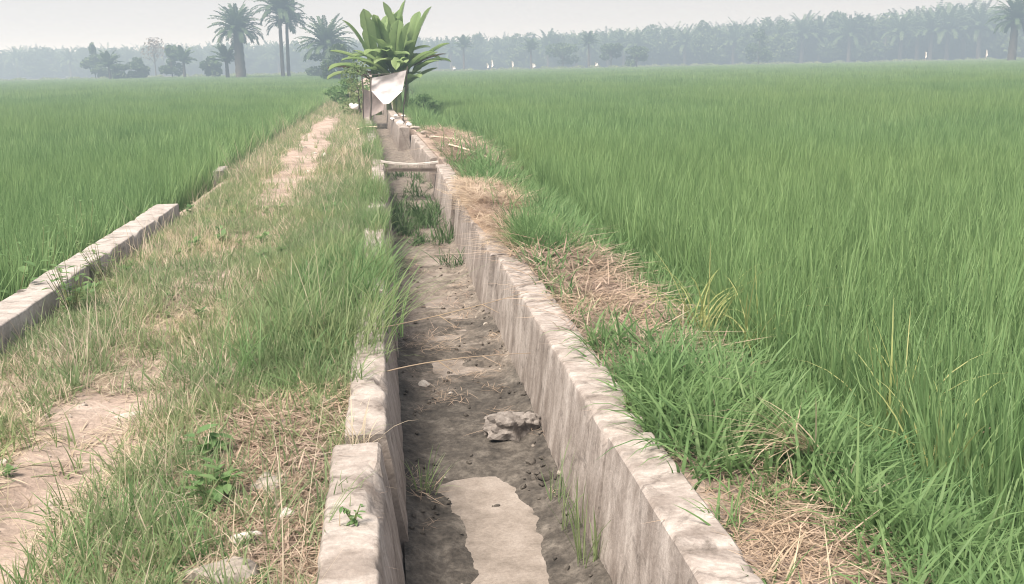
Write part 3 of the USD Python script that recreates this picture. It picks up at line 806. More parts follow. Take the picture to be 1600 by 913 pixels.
tree('shrub', 'dull green bush at the foot of the broad palm by the path end', 'bush', on_field(528, 115), 4.4, 4.2, 21, n=2400, size=0.15, low=0.15, trunk=0.08)
tree('shrub', 'hazy bush filling the foot of the broad bushy palm', 'bush', on_field(508, 160), 4.2, 5.5, 28, n=1800, size=0.2, low=0.15, trunk=0.08)
tree('shrub', 'olive tangle of creeper and twigs against the left side of the banana', 'bush', (-0.72, 32.4, -0.1), 1.75, 1.2, 22, n=1500, size=0.045, low=0.12, trunk=0.03, mat='path_leaf')
tree('shrub', 'low scrub on the bank behind the hanging sheet', 'bush', (-1.3, 42.0, -0.1), 1.1, 2.0, 23, n=2200, size=0.06, low=0.1, trunk=0.03, mat='weed_leaf')
tree('shrub', 'low grey green scrub right of the banana foot', 'bush', (1.5, 36.0, -0.35), 0.8, 1.4, 24, n=1500, size=0.05, low=0.1, trunk=0.03, mat='weed_leaf')
tree('shrub', 'round dark bush out on the left field edge', 'bush', on_field(152, 222), 5.6, 6.2, 25, n=1500, size=0.34, low=0.15)
t = tree('narrow_tree', 'dark slim tree top poking up from the round bush', 'tree', on_field(147, 224), 8.0, 1.2, 26, n=420, size=0.27, low=0.75, trunk=0.12)
tree('bare_tree', 'pale thin crowned tree above the left treeline', 'tree', on_field(242, 235), 9.5, 5.5, 27, n=420, size=0.24, low=0.6, mat='brown_leaf')
for k, (px, D, h, wd) in enumerate([(268, 200, 6.6, 4.0), (330, 190, 4.2, 3.6), (215, 200, 4.4, 4.0), (185, 195, 3.2, 3.0), (880, 240, 6.5, 8.0), (955, 232, 6.0, 5.0), (995, 225, 5.2, 5.4), (1185, 235, 9.0, 6.0)]):
    tree('field_tree', ['bushy hazy tree left of the shaggy palm', 'small rounded tree just left of the shaggy palm', 'squat hazy tree between the round bush and the shaggy palm', 'low hazy bush right of the round bush',
                        'spreading hazy tree in the middle of the far edge', 'narrow hazy tree beside the spreading one', 'darker round tree near the middle of the far edge', 'tall hazy tree before the right treeline'][k], 'tree', on_field(px, D), h, wd, 30 + k, n=1300, size=0.3, low=0.25)
for k, (px, D, h) in enumerate([(287, 195, 3.6), (170, 198, 3.0), (725, 250, 6.2), (830, 255, 5.5), (920, 245, 6.4)]):
    palm('young_palm', ['small hazy palm with open fronds left of the shaggy palm', 'tiny hazy palm beside the round bush', 'hazy palm just right of the banana clump', 'hazy palm left of the spreading tree', 'hazy palm right of the spreading tree'][k],
         on_field(px, D), h, 20, 3.2, 0.3, 60 + k, parts=False)

# the far treeline: a front row of single trees, and the wood behind it as one mass
r = np.random.default_rng(17)
def line_D(px):
    return np.interp(px, [-100, 0, 700, 1000, 1600, 1750], [390, 380, 330, 300, 255, 250])
def line_h(px):
    return np.interp(px, [-100, 0, 300, 640, 760, 1000, 1150, 1280, 1400, 1500, 1600, 1750], [11.5, 11.2, 11.0, 11.0, 11.2, 12.4, 13.4, 14.2, 14.8, 16.2, 15.0, 15])


protos_p = [palm('treeline_palm', 'hazy oil palm in the long far treeline', (0, 0, 0), 5.6, 34, 5.4, 0.45, 90 + k, parts=False, skirt=1.6, group='palms of the far treeline') for k in range(3)]
protos_t = [tree('treeline_tree', 'hazy rounded tree in the long far treeline', 'tree', (0, 0, 0), 10.0, 6.5, 95 + k, group='trees of the far treeline', n=1500, size=0.38, low=0.2) for k in range(3)]
first = {}
px = -90.0
k = 0
while px < 1720:
    D = float(line_D(px)) + r.uniform(-12, 12)
    x, y, _ = at(px, 100, D)
    hh = float(line_h(px)) * r.uniform(0.86, 1.04)
    fam, h0 = (protos_p, 10.0) if r.uniform() < 0.45 else (protos_t, 10.2)
    root = fam[r.integers(3)]
    s = hh / h0
    if root.GetName() not in first:
        first[root.GetName()] = 1
        x_ = UsdGeom.Xformable(root); ops = x_.GetOrderedXformOps()
        ops[0].Set(Gf.Vec3d(x, y, GZ)); ops[1].Set(float(r.uniform(0, 360))); ops[2].Set(Gf.Vec3f(s, s, s))
    else:
        dup(root, (x, y, GZ), r.uniform(0, 360), s)
    px += r.uniform(19, 31)

# wood behind
def proto_mesh(kind, seed):
    rr = np.random.default_rng(seed)
    if kind == 'palm':
        (tv, tf), top = palm_trunk(5.8, 0.4, 0.3, seed)
        ps = [(tv, tf, np.full(len(tv), 0.1))]
        for j in range(22):
            q = j / 21; th0 = 0.12 + q; th1 = th0 + 0.6 + 0.9 * q
            v, f, tn = frond(5.4 * rr.uniform(0.85, 1.1), th0, th1, seed * 50 + j, pairs=12, wid=0.14)
            ps.append((rz(v, j * 2.4) + top - np.array([0, 0, 0.4 * q]), f, tn))
        return join(*ps)
    blobs = [(np.array([rr.uniform(-2, 2), rr.uniform(-2, 2), rr.uniform(2, 8.2)]), (rr.uniform(1.6, 2.4),) * 2 + (rr.uniform(1.4, 2.2),)) for _ in range(9)]
    return crown_cloud(blobs, 1300, 0.42, seed)


pp, ss, ii = [], [], []
for row in range(4):
    px = -120.0 + 7 * row
    while px < 1760:
        D = float(line_D(px)) + 14 + row * 11 + r.uniform(-4, 4)
        x, y, _ = at(px, 100, D)
        pp.append((x, y, GZ)); ss.append(float(line_h(px)) * r.uniform(0.85, 1.0) / 10.0 * (1 + 0.02 * row)); ii.append(r.integers(4))
        px += r.uniform(11, 18)
for _ in range(700):
    px = r.uniform(-120, 1760); D = float(line_D(px)) + r.uniform(4, 60)
    x, y, _z = at(px, 100, D); pp.append((x, y, GZ - 0.3)); ss.append(r.uniform(0.45, 0.7)); ii.append(2 + r.integers(2))
scatter('distant_wood', [('palm_form', proto_mesh('palm', 3), 'palm_leaf'), ('palm_form', proto_mesh('palm', 5), 'palm_leaf'), ('tree_form', proto_mesh('tree', 6), 'tree_leaf'), ('tree_form', proto_mesh('tree', 8), 'tree_leaf')],
        pp, ii, ss, 'hazy blue wood of palms and trees closing the horizon', 'wood', tilt=0.02, seed=1)
# scrub along the far foot of the fields
pp, ss, ii = [], [], []
for _ in range(520):
    px = r.uniform(-100, 1750); D = float(np.interp(px, [0, 700, 1000, 1600], [215, 228, 232, 214])) + r.uniform(-6, 26)
    x, y, _ = at(px, 100, D); pp.append((x, y, GZ)); ss.append(r.uniform(0.4, 1.0)); ii.append(r.integers(2))
sc = [(np.array([0, 0, 0.5]), (1.3, 1.3, 0.6)), (np.array([0.9, 0.3, 0.4]), (1.0, 0.9, 0.5))]
scatter('field_edge_scrub', [('scrub_form', crown_cloud(sc, 260, 0.16, 4), 'path_leaf'), ('scrub_form', crown_cloud(sc, 260, 0.16, 6), 'path_leaf')], pp, ii, ss, 'pale dry scrub along the far edge of the rice fields', 'scrub', seed=2)

# white markers out in the fields
for k, (px, py, D, hgt, lab) in enumerate([(768, 102, 205, 1.9, 'tall thin white marker beyond the field, left of a pair'), (761, 103, 205, 1.3, 'shorter white marker next to the tall thin one'), (800, 101, 205, 1.6, 'white bag marker standing alone at the far field edge'),
                                     (832, 105, 200, 1.1, 'small white marker furthest right of the near group'), (707, 107, 205, 0.9, 'low white marker close to the banana clump'), (930, 101, 215, 1.0, 'low white marker under the middle trees'),
                                     (1446, 84, 200, 1.8, 'thin white marker standing before the right treeline'), (1541, 80, 195, 1.9, 'bright white marker left of the right edge palm'), (1576, 78, 195, 1.7, 'white marker at the foot of the right edge palm')]):
    p = at(px, py, D)
    t = thing('marker_flag', lab, 'marker', (p[0], D, GZ), 0)
    hh = 0.75 + hgt
    obj('stick', tube(np.array([[0, 0, -0.2], [0.02, 0, hh * 0.5], [0, 0, hh + 0.05]]), 0.03, 5), 'dry_wood', t)
    wv = 0.28 if hgt > 1.2 else 0.5
    c, f = cloth([(0.0, -0.05, hh - hgt * 0.75), (wv * 1.3, -0.05, hh - hgt * 0.6), (wv, -0.05, hh - 0.1), (0.0, -0.05, hh)], 7, 7, 0.05, k, 0.02, 0.08)
    obj('bag', (c, f), 'white_bag', t, smooth=60)
# ------------------------------------------------------------------ rice
def rice_mesh(seed, n, wd, spread=0.05, seg=3, sx=None, h=0.60):
    return blades(seed, n, h, 0.075, wd, spread, (0.10, 0.11), (0.30, 0.30), seg, sx)


def rice_points(side, y0, y1, sp, seed, jit=0.35):
    r = np.random.default_rng(seed)
    if side > 0:
        x0, x1 = 2.12, 0.70 * y1 + 4
    else:
        x0, x1 = -(0.46 * y1 + 4), -2.72
    xs = np.arange(x0, x1, sp); ys = np.arange(y0, y1, sp)
    X, Y = [a.ravel() for a in np.meshgrid(xs, ys)]
    X = X + r.uniform(-jit, jit, len(X)) * sp; Y = Y + r.uniform(-jit, jit, len(Y)) * sp
    if side > 0:
        edge = 2.12 + 0.22 * (n2(0 * Y, Y, 0.7, 3) - 0.5) * 2
        keep = (X > edge) & (X < 0.70 * Y + 3.5)
    else:
        keep = (X < -2.70) & (X > -0.46 * Y - 3.5)
    return X[keep], Y[keep]


def rice(side, label):
    near = [('rice_tuft', rice_mesh(200 + k, 24, 0.0130), 'rice_leaf') for k in range(4)]
    mid = [('rice_patch', rice_mesh(210 + k, 340, 0.018, seg=2, sx=0.5), 'rice_leaf') for k in range(3)]
    far = [('rice_patch', rice_mesh(220 + k, 560, 0.042, seg=2, sx=1.5), 'rice_leaf') for k in range(3)]
    P, I, S = [], [], []
    r = np.random.default_rng(300 + side)
    for (y0, y1, sp, o, n) in ((2.0, 17.0, 0.165, 0, 4), (17.3, 60.0, 0.92, 4, 3), (61, 212, 2.7, 7, 3)):
        X, Y = rice_points(side, y0, y1, sp, 310 + o + side)
        if o:
            X = X + (0.35 if o == 4 else 1.2) * side
        tall = 0.76 + 0.30 * n2(X, Y, 0.35, 14) + 0.22 * n2(X, Y, 1.6, 15)
        bund = [(46.2, 47.3), (84, 85.5), (131, 133)] if side > 0 else [(58, 59.4), (104, 106)]
        keep = np.ones(len(X), bool)
        for b0, b1 in bund:                                   # low earth bunds between the plots
            keep &= ~((Y > b0 + 0.02 * np.abs(X)) & (Y < b1 + 0.02 * np.abs(X)) & (np.abs(X) > 5))
        X, Y, tall = X[keep], Y[keep], tall[keep]
        P.append(np.stack([X, Y, np.full(len(X), GZ)], -1)); I.append(o + r.integers(0, n, len(X)))
        hs = tall * r.uniform(0.9, 1.1, len(X))
        w_ = np.ones(len(X))
        S.append(np.stack([w_, w_, hs], -1))
    if True:                                                  # fill the strip along the edge where the wide patches cannot reach
        X, Y = rice_points(side, 17.0, 66.0, 0.30, 333 + side)
        keep = np.abs(X) < 4.6
        X, Y = X[keep], Y[keep]
        P.append(np.stack([X, Y, np.full(len(X), GZ)], -1)); I.append(r.integers(0, 4, len(X)))
        S.append(np.stack([np.full(len(X), 1.5)] * 2 + [r.uniform(0.9, 1.15, len(X))], -1))
    scatter('rice_field', near + mid + far, np.vstack(P), np.concatenate(I), np.vstack(S), label, 'rice field', tilt=0.03, seed=40 + side)


rice(1, 'wide green rice field stretching right of the canal to the treeline')
rice(-1, 'green rice field beyond the low kerb wall left of the path')

# ------------------------------------------------------------------ grasses of the banks
def pts_in(n, x0, x1, y0, y1, seed, mask=None, pow_y=1.0):
    r = np.random.default_rng(seed)
    X = r.uniform(x0, x1, n); Y = y0 + (y1 - y0) * r.uniform(0, 1, n) ** pow_y
    if mask is not None:
        k = r.uniform(0, 1, n) < mask(X, Y)
        X, Y = X[k], Y[k]
    return X, Y


def ground_pts(X, Y, dz=-0.01):
    return np.stack([X, Y, ground_z(X, Y) + dz], -1)


def track_mask(X, Y):
    """1 on the bare wheel track."""
    c = -1.36 + 0.06 * np.sin(Y * 1.3) + bend(Y) * 0.75
    w_ = 0.22 + 0.12 * sstep(11.5, 15, Y) + 0.30 * (n2(X, Y, 1.5, 51) - 0.5)
    on = 1 - sstep(w_ * 0.7, w_ * 1.3, np.abs(X - c))
    amt = np.interp(Y, [2, 4.8, 5.6, 10.5, 12.5, 30, 36], [1, 1, 0.45, 0.45, 0.95, 1.0, 0.2])
    return on * amt


def bare_mask(X, Y):
    a = np.exp(-((X + 0.47) / 0.20) ** 2 - ((Y - 3.35) / 0.75) ** 2)
    b = 0.9 * np.exp(-((X + 0.55) / 0.25) ** 2 - ((Y - 4.15) / 0.35) ** 2)
    c = 0.8 * np.exp(-((X + 2.0) / 0.25) ** 2 - ((Y - 4.9) / 0.35) ** 2)
    return np.clip(a + b + c, 0, 1)


def lush(X, Y):
    a = 1.4 * np.exp(-((X + 0.92) / 0.38) ** 2 - ((Y - 2.95) / 0.85) ** 4)
    b = 1.1 * np.exp(-((X + 0.45) / 0.32) ** 2 - ((Y - 6.0) / 1.7) ** 2)
    c = 0.7 * np.exp(-((X + 2.0) / 0.22) ** 2 - ((Y - 4.0) / 0.35) ** 2)
    d = 0.75 * np.exp(-((X + 0.35) / 0.35) ** 2 - ((Y - 10.0) / 3.5) ** 4)
    return np.clip(a + b + c + d, 0, 1)


def rosette(seed, n, L, wd):
    r = np.random.default_rng(seed)
    out = []
    for k in range(n):
        a = k * 2.4 + r.uniform(-0.3, 0.3); el = r.uniform(0.15, 1.0); l = L * r.uniform(0.6, 1.1); z0 = r.uniform(0, L * 0.9)
        d = np.array([math.cos(a) * math.cos(el), math.sin(a) * math.cos(el), math.sin(el)]); sd = np.array([-math.sin(a), math.cos(a), 0])
        b = np.array([0, 0, z0])
        p = np.array([b, b + d * l * 0.45 + sd * l * wd, b + d * l - np.array([0, 0, l * 0.15]), b + d * l * 0.45 - sd * l * wd, b + d * l * 0.5 - np.array([0, 0, l * 0.04])])
        out.append((p, np.array([(4, 0, 1), (4, 1, 2), (4, 2, 3), (4, 3, 0)]), np.full(5, r.uniform(0, 1))))
    return join(*out)


rosettes = [('seedling', rosette(480 + k, 16, 0.036 + 0.008 * k, 0.20 + 0.06 * k), 'weed_leaf' if k != 1 else 'path_leaf') for k in range(3)]
short = [('grass_tuft', blades(400 + k, 12, 0.10, 0.03, 0.007, 0.05, (0.5, 0.35), (0.6, 0.4)), 'path_leaf') for k in range(4)]
longg = [('grass_tuft', blades(410 + k, 12, 0.24, 0.07, 0.008, 0.05, (0.25, 0.2), (0.7, 0.45), 4), 'path_leaf') for k in range(4)]
green = [('grass_tuft', blades(415 + k, 13, 0.22, 0.06, 0.009, 0.05, (0.28, 0.2), (0.7, 0.45), 4), 'weed_leaf') for k in range(3)]
dry = [('dry_tuft', blades(420 + k, 12, 0.12, 0.04, 0.005, 0.06, (0.75, 0.35), (0.6, 0.4)), 'dry_leaf') for k in range(4)]
stalk = [('dry_stalks', blades(430 + k, 6, 0.30, 0.08, 0.0035, 0.07, (0.25, 0.2), (0.5, 0.3), 4), 'dry_leaf') for k in range(2)]

# the path bank
X1, Y1 = pts_in(15000, -2.28, -0.24, 1.9, 16, 501, lambda x, y: np.clip((0.05 + 1.35 * n2(x, y, 1.6, 61)) * (1 - 0.2 * sstep(-0.9, -1.3, x)) * (1 - 0.93 * track_mask(x, y)) * (1 - 0.85 * bare_mask(x, y)) * (1 - 0.6 * lush(x, y)), 0, 1) * np.clip(4.5 / y + 0.25, 0, 1))
X2, Y2 = pts_in(9000, -2.28, -0.03, 1.9, 15, 502, lambda x, y: np.clip(lush(x, y) * 1.1 + 0.035, 0, 1) * np.where(x > -0.2, sstep(4.7, 5.2, y), 1) * (1 - 0.95 * track_mask(x, y)) * (1 - 0.85 * bare_mask(x, y)))
r = np.random.default_rng(503)
isg = r.uniform(0, 1, len(X2)) < 0.60 * lush(X2, Y2)
i1 = r.integers(0, 4, len(X1)); i2 = np.where(isg, 8 + r.integers(0, 3, len(X2)), 4 + r.integers(0, 4, len(X2)))
s1 = r.uniform(0.7, 1.5, len(X1)); s2 = r.uniform(0.4, 0.8, len(X2)) + 0.50 * lush(X2, Y2) * sstep(4.3, 5.5, Y2) * sstep(9.5, 7.0, Y2) * (X2 > -1.0)
X3, Y3 = pts_in(5200, -3.0, 0.1, 15, 62, 504, lambda x, y: (1 - 0.96 * track_mask(x, y)) * ((x < 0.02 + bend(y)) | (y > 45)), 1.3)
i3 = np.where(r.uniform(0, 1, len(X3)) < 0.5, r.integers(0, 4, len(X3)), 4 + r.integers(0, 4, len(X3)))
X5, Y5 = pts_in(1500, -0.30, -0.02, 6.8, 26, 506, lambda x, y: np.clip(4.0 * (n2(x, y, 1.5, 62) - 0.44), 0, 1), 1.2)
X5 = X5 + bend(Y5)
s3 = r.uniform(1.0, 1.8, len(X3)) * np.where(i3 >= 4, 0.55, 1.0)
Xr, Yr = pts_in(900, -2.25, -0.25, 2.0, 12, 507, lambda x, y: np.clip(2.5 * (n2(x, y, 1.4, 66) - 0.42), 0, 1) * (1 - 0.9 * track_mask(x, y)))
scatter('path_grass', short + longg + green + rosettes, np.vstack([ground_pts(Xr, Yr), ground_pts(X1, Y1), ground_pts(X2, Y2), ground_pts(X3, Y3), np.stack([X5, Y5, np.full(len(X5), -0.04)], -1)]), np.concatenate([11 + r.integers(0, 3, len(Xr)), i1, i2, i3, 4 + r.integers(0, 7, len(X5))]), np.concatenate([r.uniform(0.6, 1.2, len(Xr)) * np.clip(Yr / 5, 0.8, 1.5), s1, s2, s3, r.uniform(0.6, 1.15, len(X5))]),
        'yellow green grass growing over the earth path bank', 'grass', tilt=0.2, seed=50)
X1, Y1 = pts_in(11000, -2.28, -0.24, 1.9, 16, 511, lambda x, y: np.clip((0.85 - 1.1 * n2(x, y, 1.6, 61)) * (1 - 0.93 * track_mask(x, y)) * (1 - 0.35 * bare_mask(x, y)) * (1 - 0.5 * lush(x, y)), 0, 1) * np.clip(4.5 / y + 0.3, 0, 1))
X3, Y3 = pts_in(2200, -2.9, 0.0, 15, 50, 512, lambda x, y: (1 - 0.97 * track_mask(x, y)) * (x < -0.25 + bend(y)) * 0.6, 1.3)
X, Y = np.concatenate([X1, X3]), np.concatenate([Y1, Y3])
ids = np.where(r.uniform(0, 1, len(X)) < 0.93, r.integers(0, 4, len(X)), 4 + r.integers(0, 2, len(X)))
scatter('dry_grass', dry + stalk, ground_pts(X, Y), ids, r.uniform(0.7, 1.4, len(X)) * (1 + 0.5 * (Y > 15)), 'thin bleached dry grass between the green on the path bank', 'dry grass', tilt=0.2, seed=51)

mat_t = [('thatch_tuft', (lambda b: (b[0] * np.array([1, 1, 0.45]), b[1], b[2]))(blades(435 + k, 18, 0.11, 0.035, 0.0055, 0.09, (1.25, 0.2), (0.3, 0.2))), 'dry_leaf') for k in range(3)]
X, Y = pts_in(9000, -2.28, -0.24, 1.9, 20, 515, lambda x, y: np.clip(1.0 - 0.97 * track_mask(x, y), 0, 1) * np.clip(5.0 / y + 0.2, 0, 1))
scatter('grass_thatch', mat_t, ground_pts(X, Y, 0.0), r.integers(0, 3, len(X)), r.uniform(0.7, 1.4, len(X)), 'flattened pale thatch of dead grass under the growing grass of the path', 'thatch', tilt=0.1, seed=58)

# the rice-side bank: low bright weeds, dead litter, straw
weeds = [('weed_tuft', blades(440 + k, 16, 0.165, 0.055, 0.009, 0.06, (0.45, 0.3), (1.1, 0.55), 5), 'weed_leaf') for k in range(4)]
tallw = [('weed_tuft', blades(450 + k, 12, 0.36, 0.08, 0.010, 0.06, (0.25, 0.15), (1.1, 0.6), 6), 'weed_leaf') for k in range(3)]


def litter_mask(X, Y, grow=1.0):
    X = X + 0.18 * (n2(X, Y, 2.5, 81) - 0.5)
    a = np.exp(-((X - 1.22) / (0.25 * grow)) ** 4 - ((Y - 2.5) / (0.80 * grow)) ** 4)
    b = np.exp(-((X - 1.42) / (0.42 * grow)) ** 4 - ((Y - 6.2) / (1.75 * grow)) ** 4)
    c = np.exp(-((X - 1.35) / (0.55 * grow)) ** 4 - ((Y - 18.5) / (4.5 * grow)) ** 4)
    return np.clip(a + b + c, 0, 1)


def heap_mask(X, Y, grow=1.0):
    return np.exp(-((X - 1.15 + 0.2 * (n2(X, Y, 1.3, 83) - 0.5)) / (0.33 * grow)) ** 4 - ((Y - 10.2) / (2.05 * grow)) ** 4) * (0.45 + 0.8 * n2(X, Y, 1.1, 84))


X1, Y1 = pts_in(10500, 1.04, 2.45, 1.9, 14, 521, lambda x, y: np.clip(1.15 - 1.16 * litter_mask(x, y, 1.25) - 1.1 * heap_mask(x, y, 1.05), 0, 1) * np.clip(5.0 / y + 0.2, 0, 1))
X2, Y2 = pts_in(2300, 1.25, 2.5, 1.9, 14, 522, lambda x, y: np.clip(0.12 + 0.8 * sstep(1.5, 2.2, x) - 1.1 * litter_mask(x, y, 1.3) - 1.1 * heap_mask(x, y, 1.1), 0, 1))
X4, Y4 = pts_in(420, 1.05, 1.45, 7.3, 8.7, 523, lambda x, y: np.exp(-((x - 1.22) / 0.15) ** 2 - ((y - 8.0) / 0.45) ** 2))
X3, Y3 = pts_in(2600, 0.35, 2.5, 13, 60, 524, lambda x, y: ((x > 1.02 + bend(y)) | (y > 45)) * (1 - 0.75 * litter_mask(x, y)), 1.3)
Xr, Yr = pts_in(1000, 1.05, 2.3, 2.0, 10, 508, lambda x, y: np.clip(2.5 * (n2(x, y, 1.4, 67) - 0.40), 0, 1) * (1 - litter_mask(x, y, 1.1)) * (1 - np.clip(heap_mask(x, y), 0, 1)))
X6, Y6 = pts_in(900, 1.05, 2.2, 2.0, 12, 509, lambda x, y: 0.25 + np.clip(3 * (n2(x, y, 1.2, 68) - 0.48), 0, 0.75))
X = np.concatenate([X6, Xr, X1, X2, X4, X3]); Y = np.concatenate([Y6, Yr, Y1, Y2, Y4, Y3])
ids = np.concatenate([10 + r.integers(0, 4, len(X6)), 7 + r.integers(0, 3, len(Xr)), r.integers(0, 4, len(X1)), 4 + r.integers(0, 3, len(X2)), 4 + r.integers(0, 3, len(X4)), r.integers(0, 7, len(X3))])
sc_ = np.concatenate([r.uniform(0.9, 1.9, len(X6)), r.uniform(0.8, 1.6, len(Xr)), r.uniform(0.5, 1.7, len(X1)), r.uniform(0.6, 1.15, len(X2)), r.uniform(0.6, 1.0, len(X4)), r.uniform(0.9, 1.7, len(X3))])
scatter('bank_weeds', weeds + tallw + rosettes + dry, ground_pts(X, Y), ids, sc_, 'bright green low weeds between the long canal wall and the rice', 'weeds', tilt=0.25, seed=52)


def lying(seed, n, L, w, rad):
    v, f, t_ = blades(seed, n, L, L * 0.3, w, rad, (1.35, 0.12), (0.2, 0.15), 3)
    v[:, 2] = np.abs(v[:, 2]) * 0.5 + np.repeat(np.random.default_rng(seed).uniform(0, 0.03, n), 7)
    return v, f, t_


lit = [('litter_tuft', lying(460 + k, 16, 0.10, 0.0045, 0.08), 'litter') for k in range(4)]
str_ = [('straw_tuft', lying(470 + k, 16, 0.17, 0.006, 0.10), 'straw') for k in range(4)]
X, Y = pts_in(7000, 1.03, 2.2, 1.9, 24, 531, lambda x, y: np.clip(litter_mask(x, y) + 0.06, 0, 1), 1.0)
k1 = X > 1.03 + bend(Y)
X, Y = X[k1], Y[k1]
Z = ground_z(X, Y) + 0.01 * r.uniform(0, 1, len(X)) + np.where(Y > 14.5, 0.10 * litter_mask(X, Y), 0)
Xl, Yl = pts_in(1600, -0.75, -0.26, 2.2, 4.8, 532, lambda x, y: bare_mask(x, y) * 0.5)
P = np.vstack([np.stack([X, Y, Z], -1), ground_pts(Xl, Yl, 0.0)])
P = P[(P[:, 1] < 4.6) | (r.uniform(0, 1, len(P)) < 0.75)]
scatter('dead_litter', lit, P, r.integers(0, 4, len(P)), r.uniform(0.7, 1.5, len(P)) * np.clip(P[:, 1] / 3.4, 1, 2.2), 'brown dead grass litter on bare soil beside both canal walls', 'litter', tilt=0.12, seed=53)

X, Y = pts_in(3600, 0.76, 1.85, 7.6, 14.2, 541, lambda x, y: np.clip(heap_mask(x, y) * 1.2, 0, 1))
H = heap_mask(X, Y) * (0.10 + 0.14 * (n2(X, Y, 1.6, 71) - 0.3))
Z = np.where(X < 1.03, 0.004, np.maximum(ground_z(X, Y), -0.10)) + H * r.uniform(0.05, 1, len(X))
scatter('straw_heap', str_ + lit, np.stack([X, Y, Z], -1), np.where(r.uniform(0, 1, len(X)) < 0.25 + 0.7 * (n2(X, Y, 2.2, 77) > 0.5), r.integers(0, 4, len(X)), 4 + r.integers(0, 4, len(X))), r.uniform(0.7, 1.4, len(X)), 'orange dry straw heap spilling over the top of the long canal wall', 'straw', tilt=0.22, seed=54)
xs = np.arange(0.80, 1.85, 0.05); ys = np.arange(7.6, 14.2, 0.12)
def heap_z(X_, Y_):
    return np.where(X_ < 1.04, -0.04, ground_z(X_ + bend(Y_), Y_) - 0.05) + heap_mask(X_, Y_) * (0.10 + 0.14 * (n2(X_, Y_, 1.6, 71) - 0.3)) + 0.012 * (n2(X_, Y_, 9, 72) - 0.5)
Vh, Fh = sheet(xs, ys, heap_z)
rough_mat('straw_base', (0.24, 0.165, 0.115), (0.34, 0.245, 0.175), (0.45, 0.345, 0.25), 11.0, 0.8, 50.0)
obj('packed_straw', (Vh, Fh), 'straw_base', stage.GetPrimAtPath('/World/straw_heap'), smooth=True) if False else None
t = obj('packed_straw', (Vh, Fh), 'straw_base', smooth=True)
tag(t, 'matted orange straw under the loose heap on the long canal wall', 'straw', kind='stuff')

clod = [('clod', (lambda c: (c[0], c[1], np.full(len(c[0]), 0.5)))(chunk((0.03, 0.025, 0.02), 90 + k, 1, 0.3)), 'mud' if k < 3 else 'rubble') for k in range(4)]
X, Y = pts_in(520, 0.03, 0.78, 2.6, 10, 551, lambda x, y: 0.25 + 0.75 * sstep(0.15, 0.35, np.abs(x - 0.4)), 1.0)
peb = [('pebble', (lambda c: (c[0], c[1], np.full(len(c[0]), 0.5)))(chunk((0.03, 0.024, 0.018), 190 + k, 1, 0.3)), 'rubble' if k else 'pale_rubble') for k in range(3)]
Xp, Yp = pts_in(1500, -2.2, -0.3, 2.4, 9, 553, lambda x, y: np.clip(0.5 * track_mask(x, y) + 0.8 * bare_mask(x, y) + 0.03, 0, 1))
scatter('path_pebbles', peb, ground_pts(Xp, Yp, 0.0), r.integers(0, 3, len(Xp)), 0.35 + 1.3 * r.uniform(0, 1, len(Xp)) ** 3, 'small stones strewn on the bare soil of the path', 'pebbles', tilt=0.4, seed=59)
scatter('canal_clods', clod, np.stack([X, Y, mud_z(X, Y) + 0.002], -1), np.where(r.uniform(0, 1, len(X)) < 0.93, r.integers(0, 3, len(X)), 3), r.uniform(0.4, 1.6, len(X)), 'small dark clods of dried mud strewn over the canal floor', 'mud clods', tilt=0.4, seed=55)
X, Y = pts_in(330, 0.03, 0.78, 3.0, 12, 552, lambda x, y: np.where(y < 4.8, 0.5 * (np.abs(x - 0.38) > 0.27), 0.35))
scatter('canal_litter', lit, np.stack([X, Y, mud_z(X, Y) + 0.004], -1), r.integers(0, 4, len(X)), r.uniform(0.5, 1.3, len(X)), 'scattered bits of dead grass lying on the canal mud', 'litter', tilt=0.1, seed=56)

# ------------------------------------------------------------------ single plants one can point to
def tuft(name, label, cat, loc, n, h, hs, w, spread, lean, curl, mat_, seed, seg=5, rotz=0, group=None, tilt_to=None, heading=None):
    t = thing(name, label, cat, loc, rotz, group)
    v, f, tone = blades(seed, n, h, hs, w, spread, lean, curl, seg, None, heading)
    if tilt_to is not None:
        v = v + np.outer(v[:, 2] ** 2, np.append(tilt_to, -0.15))
    obj('blades', (v, f), mat_, t, tone=tone)
    return t


def gz(x, y):
    return float(ground_z(x, y)) - 0.01


mz = lambda x, y: float(mud_z(np.array(x), np.array(y))) - 0.005
tuft('grass_tuft', 'small grass tuft growing in the mud against the path side wall', 'grass tuft', (0.12, 4.35, mz(0.12, 4.35)), 26, 0.18, 0.05, 0.006, 0.05, (0.35, 0.25), (0.6, 0.4), 'path_leaf', 601)
for k, (y, n_) in enumerate([(3.55, 26), (3.85, 20), (4.15, 14)]):
    tuft('grass_tuft', ['yellowing grass tuft at the foot of the long wall, nearest of three', 'middle yellowing tuft of three along the foot of the long wall', 'sparse farthest yellowing tuft of three at the foot of the long wall'][k],
         'grass tuft', (0.725, y, mz(0.72, y)), n_, 0.26 - 0.03 * k, 0.05, 0.006, 0.05, (0.2, 0.15), (0.3, 0.25), 'path_leaf', 602 + k)
wd = [('weed_tuft', blades(605 + k, 22, 0.24, 0.07, 0.013, 0.10, (0.5, 0.3), (0.8, 0.4), 4), 'dark_weed_leaf') for k in range(3)]
X, Y = pts_in(420, 0.04, 0.76, 9.6, 19.0, 606, lambda x, y: np.clip(3.2 * (n2(x, y, 2.8, 8) - 0.47), 0, 1) * np.interp(y, [9.6, 10.6, 14.8, 16], [0.3, 1, 1, 0.4]))
scatter('canal_weeds', wd, np.stack([X + bend(Y), Y, mud_z(X, Y)], -1), r.integers(0, 3, len(X)), r.uniform(0.4, 1.15, len(X)), 'dark green weeds choking the canal floor before the plank', 'weeds', tilt=0.2, seed=57)
